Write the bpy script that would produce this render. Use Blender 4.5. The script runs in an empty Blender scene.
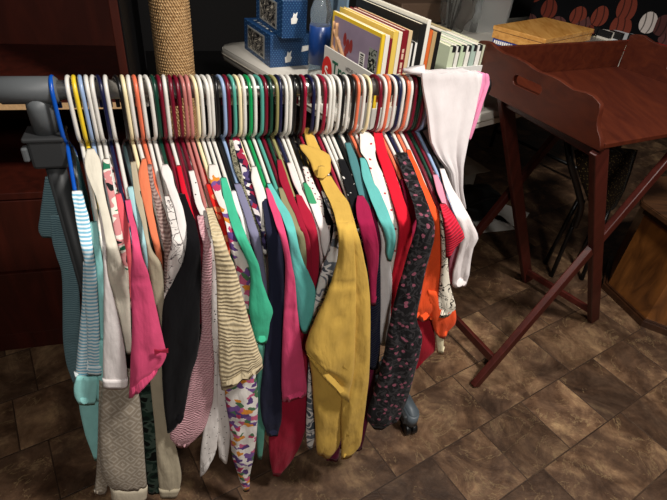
import bpy, bmesh, math, random
from mathutils import Vector as V, noise, Matrix
random.seed(7)
sc = bpy.context.scene
COL = sc.collection
PI = math.pi
def R(d): return math.radians(d)
def lin(c):
    return c/12.92 if c <= .04045 else ((c+.055)/1.055)**2.4
def rgb(h, g=1.0):
    if isinstance(h, str):
        h = h.lstrip('#'); h = [int(h[i:i+2], 16)/255 for i in (0, 2, 4)]
    return (lin(h[0])*g, lin(h[1])*g, lin(h[2])*g, 1)

# ------------------------------------------------------------------ camera
CAM_H, FPX = 1.40, 500.0
cp, sp = math.cos(R(36)), math.sin(R(36)); cr, sr = math.cos(R(6)), math.sin(R(6))
_r, _f, _u = V((1, 0, 0)), V((0, cp, -sp)), V((0, sp, cp))
CR, CU, CF = cr*_r+sr*_u, -sr*_r+cr*_u, _f
CO = V((0, 0, CAM_H))
cam = bpy.data.cameras.new('camera'); co = bpy.data.objects.new('camera', cam); COL.objects.link(co)
cam.sensor_width = 36; cam.lens = 36*FPX/667; cam.clip_start = .02
co.matrix_world = Matrix(((CR.x, CU.x, -CF.x, CO.x), (CR.y, CU.y, -CF.y, CO.y), (CR.z, CU.z, -CF.z, CO.z), (0, 0, 0, 1)))
sc.camera = co
# measuring helpers: where does a sight line from the viewpoint meet a plane of the room
def ray(x, y): return CR*((x-333.5)/FPX)+CU*((250-y)/FPX)+CF
def atz(x, y, z):
    d = ray(x, y); return CO+d*((z-CAM_H)/d.z)
def proj(P):
    d = P-CO; c = d.dot(CF); return (333.5+FPX*d.dot(CR)/c, 250-FPX*d.dot(CU)/c)
RL = CO+ray(51, 90)*.85                      # a point of the rail
_d = ray(490, 86); RR = CO+_d*((RL.z-CAM_H)/_d.z)
RE = (RR-RL).normalized(); RF = V((RE.y, -RE.x, 0))          # along the rail, and out of it towards the room
RZ = RL.z
def ats(x, y, s):                            # meets the upright plane parallel to the rail, s in front of it
    d = ray(x, y); o = RL+RF*s
    return CO+d*((o-CO).dot(RF)/d.dot(RF))
HD = (RF*math.cos(R(9))+RE*math.sin(R(9))).normalized()      # the hangers hang slightly askew
HS = V((-HD.y, HD.x, 0))                                     # sideways of a hanger

# ------------------------------------------------------------------ materials
MATS = {}
class NT:
    def __init__(s, name):
        s.m = bpy.data.materials.new(name); s.m.use_nodes = True
        s.t = s.m.node_tree; s.b = s.t.nodes['Principled BSDF']
    def n(s, ty, **k):
        nd = s.t.nodes.new(ty)
        ins = k.pop('ins', {})
        for a, v in k.items(): setattr(nd, a, v)
        for a, v in ins.items():
            if isinstance(v, bpy.types.NodeSocket): s.t.links.new(v, nd.inputs[a])
            else: nd.inputs[a].default_value = v
        return nd
    def l(s, a, b): s.t.links.new(a, b)
    def mix(s, f, a, b):
        nd = s.t.nodes.new('ShaderNodeMix'); nd.data_type = 'RGBA'
        for i, v in ((0, f), (6, a), (7, b)):
            if isinstance(v, bpy.types.NodeSocket): s.l(v, nd.inputs[i])
            else: nd.inputs[i].default_value = v
        return nd.outputs[2]
    def math(s, op, a, b=0.0, c=0.0):
        nd = s.t.nodes.new('ShaderNodeMath'); nd.operation = op
        for i, v in enumerate((a, b, c)):
            if isinstance(v, bpy.types.NodeSocket): s.l(v, nd.inputs[i])
            else: nd.inputs[i].default_value = v
        return nd.outputs[0]
    def ramp(s, f, stops, const=False):
        nd = s.t.nodes.new('ShaderNodeValToRGB'); cr_ = nd.color_ramp
        if const: cr_.interpolation = 'CONSTANT'
        while len(cr_.elements) < len(stops): cr_.elements.new(.5)
        for e, (p, c) in zip(cr_.elements, stops): e.position = p; e.color = c
        s.l(f, nd.inputs[0]); return nd.outputs[0]
def plain(name, col, rough=.5, metal=0, spec=.5, bump=0, bscale=60, mott=0, trans=0, coat=0, mscale=9):
    if name in MATS: return MATS[name]
    n = NT(name); b = n.b
    c = rgb(col) if not isinstance(col, tuple) else col
    b.inputs['Base Color'].default_value = c; b.inputs['Roughness'].default_value = rough
    b.inputs['Metallic'].default_value = metal; b.inputs['Specular IOR Level'].default_value = spec
    b.inputs['Transmission Weight'].default_value = trans; b.inputs['Coat Weight'].default_value = coat
    if bump or mott:
        tc = n.n('ShaderNodeTexCoord').outputs['Object']
        nz = n.n('ShaderNodeTexNoise', ins={'Vector': tc, 'Scale': bscale, 'Detail': 4.0})
        if bump:
            bp = n.n('ShaderNodeBump', ins={'Strength': bump, 'Distance': .004, 'Height': nz.outputs[0]}); n.l(bp.outputs[0], b.inputs['Normal'])
        if mott:
            nz2 = n.n('ShaderNodeTexNoise', ins={'Vector': tc, 'Scale': float(mscale), 'Detail': 3.0})
            d = tuple(x*(1-mott) for x in c[:3])+(1,); e = tuple(min(1, x*(1+mott)) for x in c[:3])+(1,)
            n.l(n.mix(nz2.outputs[0], d, e), b.inputs['Base Color'])
    MATS[name] = n.m; return n.m
def fabric(name, kind, cols, sc_=1.0, rough=.9, sheen=.04, extra=0):
    """cloth: UV runs in metres across (u) and along (v) each piece"""
    if name in MATS: return MATS[name]
    n = NT(name); b = n.b
    cols = [rgb(c) for c in cols]
    uv = n.n('ShaderNodeUVMap').outputs[0]
    sx = n.n('ShaderNodeSeparateXYZ', ins={0: uv}); u, v = sx.outputs[0], sx.outputs[1]
    hgt = None; bs = .25
    wob = n.n('ShaderNodeTexNoise', ins={'Vector': uv, 'Scale': 14.0, 'Detail': 2.0})
    if kind == 'solid': col = n.mix(0.0, cols[0], cols[0])
    elif kind == 'stripes':
        vv = n.math('ADD', v, n.math('MULTIPLY', u, extra)) if extra else v
        f = n.math('FRACT', n.math('MULTIPLY', vv, 1/sc_))
        col = n.mix(n.math('GREATER_THAN', f, .5), cols[0], cols[1])
    elif kind == 'ribs':
        f = n.math('SINE', n.math('MULTIPLY', n.math('ADD', n.math('MULTIPLY', v, .8), n.math('MULTIPLY', u, .6)), 2*PI/sc_))
        hgt = f; bs = .6
        col = n.mix(n.math('MULTIPLY_ADD', f, .5, .5), cols[0], cols[1])
    elif kind == 'knit':
        vv = n.math('ADD', v, n.math('MULTIPLY', wob.outputs[0], .03))
        f = n.math('SINE', n.math('MULTIPLY', vv, 2*PI/sc_))
        g = n.math('SINE', n.math('MULTIPLY', n.math('ADD', u, n.math('MULTIPLY', v, .5)), 2*PI/(sc_*1.1)))
        h = n.math('ADD', f, n.math('MULTIPLY', g, .45 if not extra else extra)); hgt = h; bs = .45
        col = n.mix(n.math('MULTIPLY_ADD', h, .4, .55), cols[0], cols[1])
    elif kind == 'floral':
        wob2 = n.n('ShaderNodeTexNoise', ins={'Vector': uv, 'Scale': 40.0, 'Detail': 3.0})
        mp = n.n('ShaderNodeVectorMath', operation='ADD', ins={0: uv, 1: n.n('ShaderNodeVectorMath', operation='SCALE', ins={0: wob2.outputs[1], 3: .03}).outputs[0]})
        vo = n.n('ShaderNodeTexVoronoi', voronoi_dimensions='2D', ins={'Vector': mp.outputs[0], 'Scale': 1/sc_})
        r = n.n('ShaderNodeSeparateColor', ins={0: vo.outputs['Color']}).outputs[0]
        st = [(i/len(cols), c) for i, c in enumerate(cols)]
        col = n.ramp(r, st, True)
        if extra: col = n.mix(n.math('LESS_THAN', vo.outputs['Distance'], extra), cols[0], col)
    elif kind == 'doodle':
        nz = n.n('ShaderNodeTexNoise', ins={'Vector': uv, 'Scale': 1/sc_, 'Detail': 2.0, 'Distortion': 1.5})
        d = n.math('ABSOLUTE', n.math('SUBTRACT', nz.outputs[0], .5))
        col = n.mix(n.math('LESS_THAN', d, extra or .03), cols[0], cols[1])
    elif kind == 'patch':
        nz = n.n('ShaderNodeTexNoise', ins={'Vector': uv, 'Scale': 1/sc_, 'Detail': 1.0, 'Distortion': .6})
        st = [(.28+.44*i/len(cols) if i else 0, c) for i, c in enumerate(cols)]
        col = n.ramp(nz.outputs[0], st, True)
    elif kind == 'geo':
        a = n.math('ABSOLUTE', n.math('SUBTRACT', n.math('FRACT', n.math('MULTIPLY', u, 1/sc_)), .5))
        c2 = n.math('ABSOLUTE', n.math('SUBTRACT', n.math('FRACT', n.math('MULTIPLY', v, 1/(sc_*1.2))), .5))
        f = n.math('FRACT', n.math('MULTIPLY', n.math('ADD', a, c2), 3.0))
        nz = n.n('ShaderNodeTexNoise', ins={'Vector': uv, 'Scale': 60.0})
        f = n.math('GREATER_THAN', n.math('ADD', f, n.math('MULTIPLY', nz.outputs[0], .5)), .85)
        col = n.mix(n.math('MULTIPLY', f, .6), cols[0], cols[1])
    elif kind == 'split':
        col = n.mix(n.math('GREATER_THAN', v, sc_), cols[0], cols[1])
    elif kind == 'dots':
        vo = n.n('ShaderNodeTexVoronoi', voronoi_dimensions='2D', ins={'Vector': uv, 'Scale': 1/sc_})
        col = n.mix(n.math('LESS_THAN', vo.outputs['Distance'], extra or .3), cols[0], cols[1])
    elif kind == 'dotswirl':
        nz = n.n('ShaderNodeTexNoise', ins={'Vector': uv, 'Scale': 34.0, 'Detail': 2.0, 'Distortion': 1.6})
        d = n.math('ABSOLUTE', n.math('SUBTRACT', nz.outputs[0], .5))
        col = n.mix(n.math('LESS_THAN', d, .045), cols[0], cols[2])
        mp = n.n('ShaderNodeVectorMath', operation='ADD', ins={0: uv, 1: n.n('ShaderNodeVectorMath', operation='SCALE', ins={0: nz.outputs[1], 3: .012}).outputs[0]})
        vo = n.n('ShaderNodeTexVoronoi', voronoi_dimensions='2D', ins={'Vector': mp.outputs[0], 'Scale': 1/sc_})
        col = n.mix(n.math('LESS_THAN', vo.outputs['Distance'], extra), col, cols[1])
    tn = n.n('ShaderNodeTexNoise', ins={'Vector': n.n('ShaderNodeTexCoord').outputs['Object'], 'Scale': 22.0, 'Detail': 5.0, 'Roughness': .7})
    mm = n.math('MULTIPLY_ADD', tn.outputs[0], .30, .76)
    cv = n.n('ShaderNodeVectorMath', operation='SCALE'); n.l(col, cv.inputs[0]); n.l(mm, cv.inputs[3])
    n.l(cv.outputs[0], b.inputs['Base Color'])
    wv = n.n('ShaderNodeTexNoise', ins={'Vector': uv, 'Scale': 420.0, 'Detail': 2.0})
    bp = n.n('ShaderNodeBump', ins={'Strength': .25, 'Distance': .001, 'Height': wv.outputs[0]})
    fold = n.n('ShaderNodeTexNoise', ins={'Vector': n.n('ShaderNodeMapping', ins={0: uv, 3: (32, 9, 1)}).outputs[0], 'Scale': 1.0, 'Detail': 3.0})
    bp2 = n.n('ShaderNodeBump', ins={'Strength': extra if (kind == 'solid' and extra) else .5, 'Distance': .012, 'Height': fold.outputs[0], 'Normal': bp.outputs[0]})
    last = bp2
    if hgt is not None:
        last = n.n('ShaderNodeBump', ins={'Strength': bs, 'Distance': .0015, 'Height': hgt, 'Normal': bp2.outputs[0]})
    n.l(last.outputs[0], b.inputs['Normal'])
    b.inputs['Roughness'].default_value = rough; b.inputs['Specular IOR Level'].default_value = .12
    b.inputs['Sheen Weight'].default_value = sheen
    MATS[name] = n.m; return n.m
def wood(name, c1, c2, scale=6, rough=.35, axis=(1, 8, 8), knots=False, coat=.2, spec=.5):
    if name in MATS: return MATS[name]
    n = NT(name); b = n.b
    tc = n.n('ShaderNodeTexCoord').outputs['Object']
    mp = n.n('ShaderNodeMapping', ins={0: tc, 3: tuple(float(a) for a in axis)})
    nz = n.n('ShaderNodeTexNoise', ins={'Vector': mp.outputs[0], 'Scale': float(scale), 'Detail': 6.0, 'Distortion': 1.2})
    f = n.ramp(nz.outputs[0], [(.3, rgb(c1)), (.7, rgb(c2))])
    if knots:
        vo = n.n('ShaderNodeTexVoronoi', ins={'Vector': tc, 'Scale': 5.0})
        f = n.mix(n.math('LESS_THAN', vo.outputs['Distance'], .1), f, rgb('#1d0e06'))
    n.l(f, b.inputs['Base Color']); b.inputs['Roughness'].default_value = rough; b.inputs['Coat Weight'].default_value = coat
    b.inputs['Specular IOR Level'].default_value = spec
    bp = n.n('ShaderNodeBump', ins={'Strength': .12, 'Distance': .002, 'Height': nz.outputs[0]}); n.l(bp.outputs[0], b.inputs['Normal'])
    MATS[name] = n.m; return n.m

# ------------------------------------------------------------------ object helpers
def tag(o, label=None, cat=None, group=None, kind=None):
    if label: o['label'] = label
    if cat: o['category'] = cat
    if group: o['group'] = group
    if kind: o['kind'] = kind
    return o
def empty(name, loc, label=None, cat=None, group=None):
    o = bpy.data.objects.new(name, None); COL.objects.link(o); o.location = loc; o.empty_display_size = .05
    return tag(o, label, cat, group)
def wpos(o):
    p = V(o.location)
    while o.parent: o = o.parent; p += V(o.location)
    return p
def link(name, bm, mat, parent=None, smooth=True, origin=None, label=None):
    """bm is in world coordinates; the object gets its origin at the parent's (or the given) place"""
    base = wpos(parent) if parent else V((0, 0, 0))
    org = V(origin) if origin is not None else base
    bmesh.ops.recalc_face_normals(bm, faces=bm.faces[:])
    bm.transform(Matrix.Translation(-org))
    me = bpy.data.meshes.new(name); bm.to_mesh(me); bm.free()
    if smooth:
        for p in me.polygons: p.use_smooth = True
    o = bpy.data.objects.new(name, me); COL.objects.link(o)
    if isinstance(mat, (list, tuple)):
        for m in mat: me.materials.append(m)
    else: me.materials.append(mat)
    o.parent = parent; o.location = org-base
    if label: o['label'] = label
    return o
def frame(o, ax, az=V((0, 0, 1))):
    ax = V(ax).normalized(); ay = V(az).cross(ax).normalized(); az = ax.cross(ay)
    m = Matrix((ax, ay, az)).transposed().to_4x4(); m.translation = V(o); return m
def bx(bm, lo, hi, m=None, bev=0.0):
    r = bmesh.ops.create_cube(bm, size=1)
    vs = r['verts']
    c = (V(lo)+V(hi))/2; s = V(hi)-V(lo)
    for v in vs: v.co = V((v.co.x*s.x, v.co.y*s.y, v.co.z*s.z))+c
    if bev:
        es = list({e for v in vs for e in v.link_edges})
        r2 = bmesh.ops.bevel(bm, geom=es, offset=bev, segments=2, affect='EDGES', profile=.5)
        vs = list({v for f in r2['faces'] for v in f.verts} | {v for v in vs if v.is_valid})
    if m is not None:
        for v in vs: v.co = m @ v.co
    return vs
def prism(bm, pts, z0, z1, m=None):
    """closed outline pts [(x,y)] extruded z0..z1"""
    a = [bm.verts.new((x, y, z0)) for x, y in pts]; b = [bm.verts.new((x, y, z1)) for x, y in pts]
    n = len(pts); bm.faces.new(a[::-1]); bm.faces.new(b)
    for i in range(n): bm.faces.new((a[i], a[(i+1) % n], b[(i+1) % n], b[i]))
    if m is not None:
        for v in a+b: v.co = m @ v.co
    return a+b
def tube(bm, pts, r, seg=10, closed=False, r2=None):
    pts = [V(p) for p in pts]; n = len(pts); rings = []; up = None
    for i, p in enumerate(pts):
        a = pts[(i-1) % n] if (closed or i) else p; b = pts[(i+1) % n] if (closed or i < n-1) else p
        t = (b-a).normalized()
        if up is None:
            up = t.orthogonal().normalized()
        up = (up-t*up.dot(t)).normalized(); w = t.cross(up)
        rr = r if not isinstance(r, (list, tuple)) else r[i]
        q = r2 or rr
        rings.append([bm.verts.new(p+up*math.cos(2*PI*k/seg)*rr+w*math.sin(2*PI*k/seg)*q) for k in range(seg)])
    for i in range(n if closed else n-1):
        A, B = rings[i], rings[(i+1) % n]
        for k in range(seg): bm.faces.new((A[k], A[(k+1) % seg], B[(k+1) % seg], B[k]))
    if not closed: bm.faces.new(rings[0][::-1]); bm.faces.new(rings[-1])
def lathe(bm, prof, m, seg=24):
    rings = []
    for r, z in prof: rings.append([bm.verts.new(m @ V((r*math.cos(2*PI*k/seg), r*math.sin(2*PI*k/seg), z))) for k in range(seg)])
    for A, B in zip(rings, rings[1:]):
        for k in range(seg): bm.faces.new((A[k], A[(k+1) % seg], B[(k+1) % seg], B[k]))
    bm.faces.new(rings[0][::-1]); bm.faces.new(rings[-1])
def smooth_path(pts, k=6):
    pts = [V(p) for p in pts]; out = []
    for i in range(len(pts)-1):
        p0 = pts[max(i-1, 0)]; p1 = pts[i]; p2 = pts[i+1]; p3 = pts[min(i+2, len(pts)-1)]
        for j in range(k):
            t = j/k
            out.append(.5*((2*p1)+(p2-p0)*t+(2*p0-5*p1+4*p2-p3)*t*t+(3*p1-p0-3*p2+p3)*t**3))
    out.append(pts[-1]); return out
def BM(): return bmesh.new()
def boxobj(name, lo, hi, m, mat, parent=None, bev=.002, label=None, origin=None):
    bm = BM(); bx(bm, lo, hi, m, bev); return link(name, bm, mat, parent, smooth=False, label=label, origin=origin)

# ------------------------------------------------------------------ setting
A_ = V((math.cos(R(36)), math.sin(R(36)), 0)); B_ = V((-A_.y, A_.x, 0))     # the room's own axes, as the floor tiles run
def floor_mat():
    n = NT('slate look floor tiles'); b = n.b
    tc = n.n('ShaderNodeTexCoord').outputs['Object']
    mp = n.n('ShaderNodeMapping', ins={0: tc, 1: (.152, .105, 0), 2: (0, 0, 0)}, vector_type='POINT')
    br = n.n('ShaderNodeTexBrick', offset=.35, squash=.5, squash_frequency=2, ins={'Vector': mp.outputs[0], 'Color1': (0, 0, 0, 1), 'Color2': (1, 1, 1, 1), 'Mortar': (.5, .5, .5, 1), 'Scale': 1.0, 'Mortar Size': .0022, 'Brick Width': .42, 'Row Height': .205, 'Mortar Smooth': .3})
    rnd = br.outputs[0]
    ofs = n.n('ShaderNodeVectorMath', operation='SCALE', ins={0: rnd, 3: 9.0}).outputs[0]
    tv = n.n('ShaderNodeVectorMath', operation='ADD', ins={0: tc, 1: ofs}).outputs[0]
    n1 = n.n('ShaderNodeTexNoise', ins={'Vector': tv, 'Scale': 7.0, 'Detail': 9.0, 'Roughness': .68, 'Distortion': .9})
    n2 = n.n('ShaderNodeTexNoise', ins={'Vector': tv, 'Scale': 2.6, 'Detail': 5.0, 'Roughness': .6, 'Distortion': 1.6})
    base = n.ramp(n1.outputs[0], [(.28, rgb('#4d3a2e')), (.44, rgb('#715743')), (.56, rgb('#8f735c')), (.66, rgb('#b39675')), (.78, rgb('#d8c09c'))])
    dk = n.ramp(n2.outputs[0], [(.38, rgb('#7d6a5c')), (.49, rgb('#ab9785')), (.60, rgb('#fff2dc'))])
    mul = n.n('ShaderNodeMix', data_type='RGBA', blend_type='MULTIPLY'); mul.inputs[0].default_value = .75; n.l(base, mul.inputs[6]); n.l(dk, mul.inputs[7])
    vn = n.n('ShaderNodeTexNoise', ins={'Vector': tv, 'Scale': 6.0, 'Detail': 8.0, 'Distortion': 1.2, 'Roughness': .6})
    ve = n.math('LESS_THAN', n.math('ABSOLUTE', n.math('SUBTRACT', vn.outputs[0], .5)), .006)
    gate = n.math('GREATER_THAN', n2.outputs[0], .47)
    col = n.mix(n.math('MULTIPLY', n.math('MULTIPLY', ve, gate), .45), mul.outputs[2], rgb('#a58a63'))
    n3 = n.n('ShaderNodeTexNoise', ins={'Vector': tv, 'Scale': 34.0, 'Detail': 7.0, 'Roughness': .75})
    fm = n.n('ShaderNodeVectorMath', operation='SCALE'); n.l(col, fm.inputs[0]); n.l(n.math('MULTIPLY_ADD', n3.outputs[0], 1.5, .25), fm.inputs[3]); col = fm.outputs[0]
    val = n.math('MULTIPLY_ADD', n.n('ShaderNodeSeparateColor', ins={0: rnd}).outputs[0], .36, .52)
    cv = n.n('ShaderNodeVectorMath', operation='SCALE'); n.l(col, cv.inputs[0]); n.l(val, cv.inputs[3])
    col = n.mix(n.math('MULTIPLY', br.outputs['Fac'], .75), cv.outputs[0], rgb('#2a1d15'))
    n.l(col, b.inputs['Base Color'])
    n.l(n.math('MULTIPLY_ADD', n1.outputs[0], .35, .34), b.inputs['Roughness'])
    b.inputs['Specular IOR Level'].default_value = .35
    h = n.math('SUBTRACT', n1.outputs[0], n.math('MULTIPLY', br.outputs['Fac'], .5))
    bp = n.n('ShaderNodeBump', ins={'Strength': .5, 'Distance': .006, 'Height': h}); n.l(bp.outputs[0], b.inputs['Normal'])
    return n.m
bm = BM(); bx(bm, (-3.4, -2.2, -.06), (4.6, 3.2, 0))
fl = link('floor', bm, floor_mat(), smooth=False); fl.rotation_euler = (0, 0, R(36)); tag(fl, 'brown slate-look tile floor', 'floor', kind='structure')
wm = plain('dark wall paint', '#0d0b0b', .9, bump=.1)
MR = frame((0, 0, 0), A_)
w = boxobj('wall_back', (-3.4, 3.1, 0), (4.6, 3.2, 2.5), MR, wm, bev=0); tag(w, 'dark back wall behind the table', 'wall', kind='structure')
w = boxobj('baseboard_back', (-3.4, 3.08, 0), (4.6, 3.1, .09), MR, plain('dark trim', '#1d1512', .5), bev=0); tag(w, 'dark baseboard of the back wall', 'baseboard', kind='structure')

# ------------------------------------------------------------------ clothes rack
M_grey = plain('grey plastic', '#585b5d', .5, bump=.05)
M_grey2 = plain('dark grey post coating', '#323334', .5, spec=.3)
M_steel = plain('brushed steel tube', '#b9b6b0', .28, metal=.9)
M_black = plain('black rubber', '#0d0d0e', .4)
rk = empty('clothes_rack', (RL+RE*.4)*1, 'grey metal clothes rack on casters with a long rail full of hanging clothes', 'clothes rack')
rk.location.z = 0
UE = (RR-RL).length
def along(u, s=0, z=0): return RL+RE*u+RF*s+V((0, 0, z-RZ))
bm = BM(); tube(bm, [along(-.05, 0, RZ), along(UE-.008, 0, RZ)], .0165, 20); link('rail', bm, M_steel, rk)
def coupling(u0, u1, ridge):
    bm = BM(); m = frame(along(u0, 0, RZ), V((0, 0, 1)), RE); m = Matrix.Translation(along(u0, 0, RZ)) @ RE.to_track_quat('Z', 'Y').to_matrix().to_4x4()
    L_ = u1-u0; pr_ = [(.019, 0), (.0225, .004)]
    for r_ in ridge: pr_ += [(.0225, r_-.004), (.0205, r_-.002), (.0205, r_+.002), (.0225, r_+.004)]
    pr_ += [(.0225, L_-.004), (.019, L_)]
    lathe(bm, pr_, m, 24); return link('rail_coupling', bm, M_grey, rk)
coupling(-.3, .012, [.175, .19, .205, .22])
coupling(UE-.085, UE-.016, [.02, .035])
bm = BM(); lathe(bm, [(.012, -.006), (.021, -.005), (.022, .001), (.018, .006)], Matrix.Translation(along(UE-.014, 0, RZ)) @ RE.to_track_quat('Z', 'Y').to_matrix().to_4x4(), 24); link('end_cap', bm, M_black, rk)
for u, ub in ((-.024, -.024), (UE-.085, UE-.05)):
    b0 = along(u, 0, 0)
    bm = BM(); tube(bm, [b0+V((0, 0, RZ-.012)), b0+V((0, 0, RZ-.03)), b0+V((0, 0, RZ-.075))], [.0195, .021, .0205], 20); link('post_socket', bm, M_grey, rk)
    bm = BM(); m = frame(b0, RE); bx(bm, (-.031 if u < 0 else -.022, -.027, RZ-.135), (.029 if u < 0 else .02, .027, RZ-.078), m, .006); bx(bm, (-.036 if u < 0 else -.024, -.03, RZ-.083), (.03 if u < 0 else .022, .03, RZ-.074), m, .003); cl = link('height_clip', bm, M_grey2, rk, smooth=False)
    bm = BM(); bx(bm, (-.041, -.03, RZ-.118), (-.031, -.012, RZ-.092), m, .003); link('lever', bm, M_grey, cl, smooth=False)
    bm = BM(); tube(bm, [b0+V((0, 0, RZ-.14)), b0+V((0, 0, .07))], .0175, 20); link('post', bm, M_grey2, rk)
    bm = BM(); bx(bm, (-.019+ub-u, -.12, .045), (.019+ub-u, .12, .082), m, .008); bx(bm, (-.02, -.02, .045), (.02+ub-u, .02, .08), m, .004)
    link('base_bar', bm, M_grey2, rk, smooth=False)
    for e in (-1, 1):
        f0 = along(ub+.012*(u > 0), .082*e, 0); mf = frame(f0, RE)
        pts = [(.021*math.cos(a), .021*math.sin(a)+(.03 if math.sin(a) > 0 else -.03)) for a in [2*PI*k/20 for k in range(20)]]
        bm = BM(); prism(bm, pts, .044, .094, mf); bmesh.ops.bevel(bm, geom=[ed for ed in bm.edges if abs(ed.verts[0].co.z-ed.verts[1].co.z) < 1e-5 and ed.verts[0].co.z > .09], offset=.006, segments=3, affect='EDGES'); link('foot_cap', bm, plain('blue grey plastic foot', '#50585e', .5), rk)
        bm = BM(); bx(bm, (-.010, -.040, .03), (.010, .03, .048), mf, .002); ca = link('caster', bm, M_black, rk, smooth=False)
        bm = BM()
        for sx in (-.011, .011):
            mm = Matrix.Translation(mf @ V((sx, -.034*e, .021))) @ RE.to_track_quat('Z', 'Y').to_matrix().to_4x4()
            lathe(bm, [(.006, -.009), (.018, -.009), (.021, -.006), (.021, .006), (.018, .009), (.006, .009)], mm, 24)
        link('wheel', bm, M_black, ca)
for z_, s_ in ((.064, -.06), ):
    bm = BM(); tube(bm, [along(-.024, s_, z_), along(UE-.06, s_, z_)], .011, 12); link('lower_bar', bm, M_grey2, rk)

# ------------------------------------------------------------------ hangers
HC = dict(blue='#0b4fae', white='#dcd8d0', yellow='#e7c52f', lightblue='#8fa6c8', navy='#14183a', black='#101011', cream='#e9d9ae', coral='#e0704f',
          dkgreen='#0f3a2c', maroon='#6b1024', pink='#c07a74', green='#0b8f4c', teal='#4f9c8c', olive='#8f8a5a', red='#8d1530', rose='#b06a64')
HCN = dict(blue='bright blue', lightblue='pale blue', dkgreen='dark green', olive='olive green', rose='dusty rose', pink='dusty pink', red='crimson')
def hmat(c): return plain('plastic hanger '+c, HC[c], .32, spec=.5)
HANG = [  # (x along the rail as seen, colour, garment key or None)
 (51,'blue','stripe'),(67,'white','aqua'),(72.5,'yellow','taupe'),(78,'lightblue','satin'),(83.5,'white','paleshirt'),(89.5,'white','block'),(98,'navy','coral'),(105,'white','hotpink'),
 (116,'black','palaqua'),(121.5,'cream','beigepants'),(127,'white','camo'),(134,'coral','orange'),(140,'white','mesh'),(146,'white','gather'),(152,'dkgreen','eyelet'),(157.5,'maroon','black'),
 (163,'white','redstrip'),(168.5,'maroon','maroon'),(174,'maroon','pinkknit'),(180,'rose','dash'),(185.5,'pink','beigeknit'),(191,'cream','redprint'),(196.5,'white','floral'),(202,'white','greentee'),(207.5,'white','whitestrip'),
 (213,'black',None),(218,'lightblue','lavender'),(223,'maroon',None),(228,'teal','tweed'),(233.5,'cream','navyfloral'),(239,'white','crumple'),(244.5,'green','navytee'),(249.5,'white','pink2'),(254.5,'teal','turq'),(259.5,'maroon','khaki'),
 (264.5,'dkgreen',None),(269.5,'olive','crimson'),(274.5,'navy','crimson2'),(279.5,'white','blush'),(285,'white','greenwhite'),(290,'black','whitefloral'),(295,'black','blackslv'),(300.5,'red','feather'),(308.5,'navy','yellow'),(315,'white',None),
 (320,'red',None),(325,'white','whitelong'),(330,'white','navylong'),(335,'white',None),(340,'black','blackcat'),(345,'white','magenta'),(350,'black','tealslv'),(355,'coral','teal'),(360.5,'white','plum'),(366,'cream','embroid'),(375.5,'maroon','red'),(381,'white','raspberry'),
 (386,'coral',None),(390.5,'white','blackfloral'),(395,'navy','oxblood'),(399.5,'white',None),(404,'coral','tomato'),(408,'white',None),(412,'maroon','doodle'),(416,'dkgreen','palepink'),(420,'maroon','redrib'),(424.5,'lightblue','whiteshirt'),(428.5,'black',None)]
def rail_u(px, ztop):
    lo, hi = -.3, .95
    for _ in range(40):
        mid = (lo+hi)/2
        if proj(along(mid, 0, ztop))[0] < px: lo = mid
        else: hi = mid
    return (lo+hi)/2
NECK, SL, TIP = -.094, .58, .185
HR = .0037
def hanger_pts():
    """closed loop below (arms and bar) and hook; local (s, z), z from the rail's axis"""
    hk = [(0, NECK-.004), (.010, NECK+.004), (.0225, NECK+.016), (.026, NECK+.04), (.0255, -.02), (.0235, .003), (.0145, .0168), (0, .0208), (-.0145, .0168), (-.0235, .003), (-.025, -.022), (-.024, -.04)]
    arm = [(0, NECK)]
    for k in range(1, 9): arm.append((TIP*k/8, NECK-SL*TIP*k/8+.006*math.sin(PI*k/8)))
    arm += [(TIP+.006, NECK-SL*TIP-.014), (TIP-.004, NECK-SL*TIP-.026)]
    low = [(TIP-.03, NECK-SL*TIP-.03), (0, NECK-SL*TIP-.031)]
    return hk, arm, low
hk, arm, low = hanger_pts()
SH = {}
def hmesh(part):
    if part in SH: return SH[part]
    bm = BM()
    if part == 'hook':
        tube(bm, smooth_path([V((0, -s, z)) for s, z in hk], 4), HR, 8)
    else:
        lp = [(s, z) for s, z in arm]+low
        lp = lp+[(-s, z) for s, z in lp[::-1][1:-1]]
        tube(bm, [V((0, -s, z)) for s, z in lp], HR, 8, closed=True)
    bmesh.ops.recalc_face_normals(bm, faces=bm.faces[:])
    me = bpy.data.meshes.new(part); bm.to_mesh(me); bm.free()
    for p in me.polygons: p.use_smooth = True
    me.materials.append(None); SH[part] = me; return me
HU = {}; HROOT = {}; HLIST = []
yaw0 = math.atan2(HD.y, HD.x)+PI/2          # local -y points along HD
proto = empty('clothes_hanger', (0, 0, 0))
for part, nm in (('hook', 'hook'), ('frame', 'arms')):
    o = bpy.data.objects.new(nm, hmesh(part)); COL.objects.link(o); o.parent = proto; o.material_slots[0].link = 'OBJECT'
prev = -9
for i, (px, c, g) in enumerate(HANG):
    u = rail_u(px, RZ+.02)
    u = max(u, prev+.0097); prev = u
    r = proto if i == 0 else proto.copy()
    if i: COL.objects.link(r)
    P = along(u, 0, RZ); r.location = P; r.rotation_euler = (0, 0, yaw0+R(random.uniform(-1.2, 1.2)))
    for ch in (list(proto.children)[:2] if i == 0 else [x for x in PC]):
        k = ch if i == 0 else ch.copy()
        if i: COL.objects.link(k); k.parent = r
        if k.name.startswith('hook'): k.rotation_euler = (0, 0, R(random.uniform(-7, 7)))
        k.material_slots[0].link = 'OBJECT'; k.material_slots[0].material = hmat(c)
    if i == 0: PC = list(proto.children)
    HLIST.append((r, c, g)); HU[i] = u
    if g: HROOT[g] = u

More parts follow.
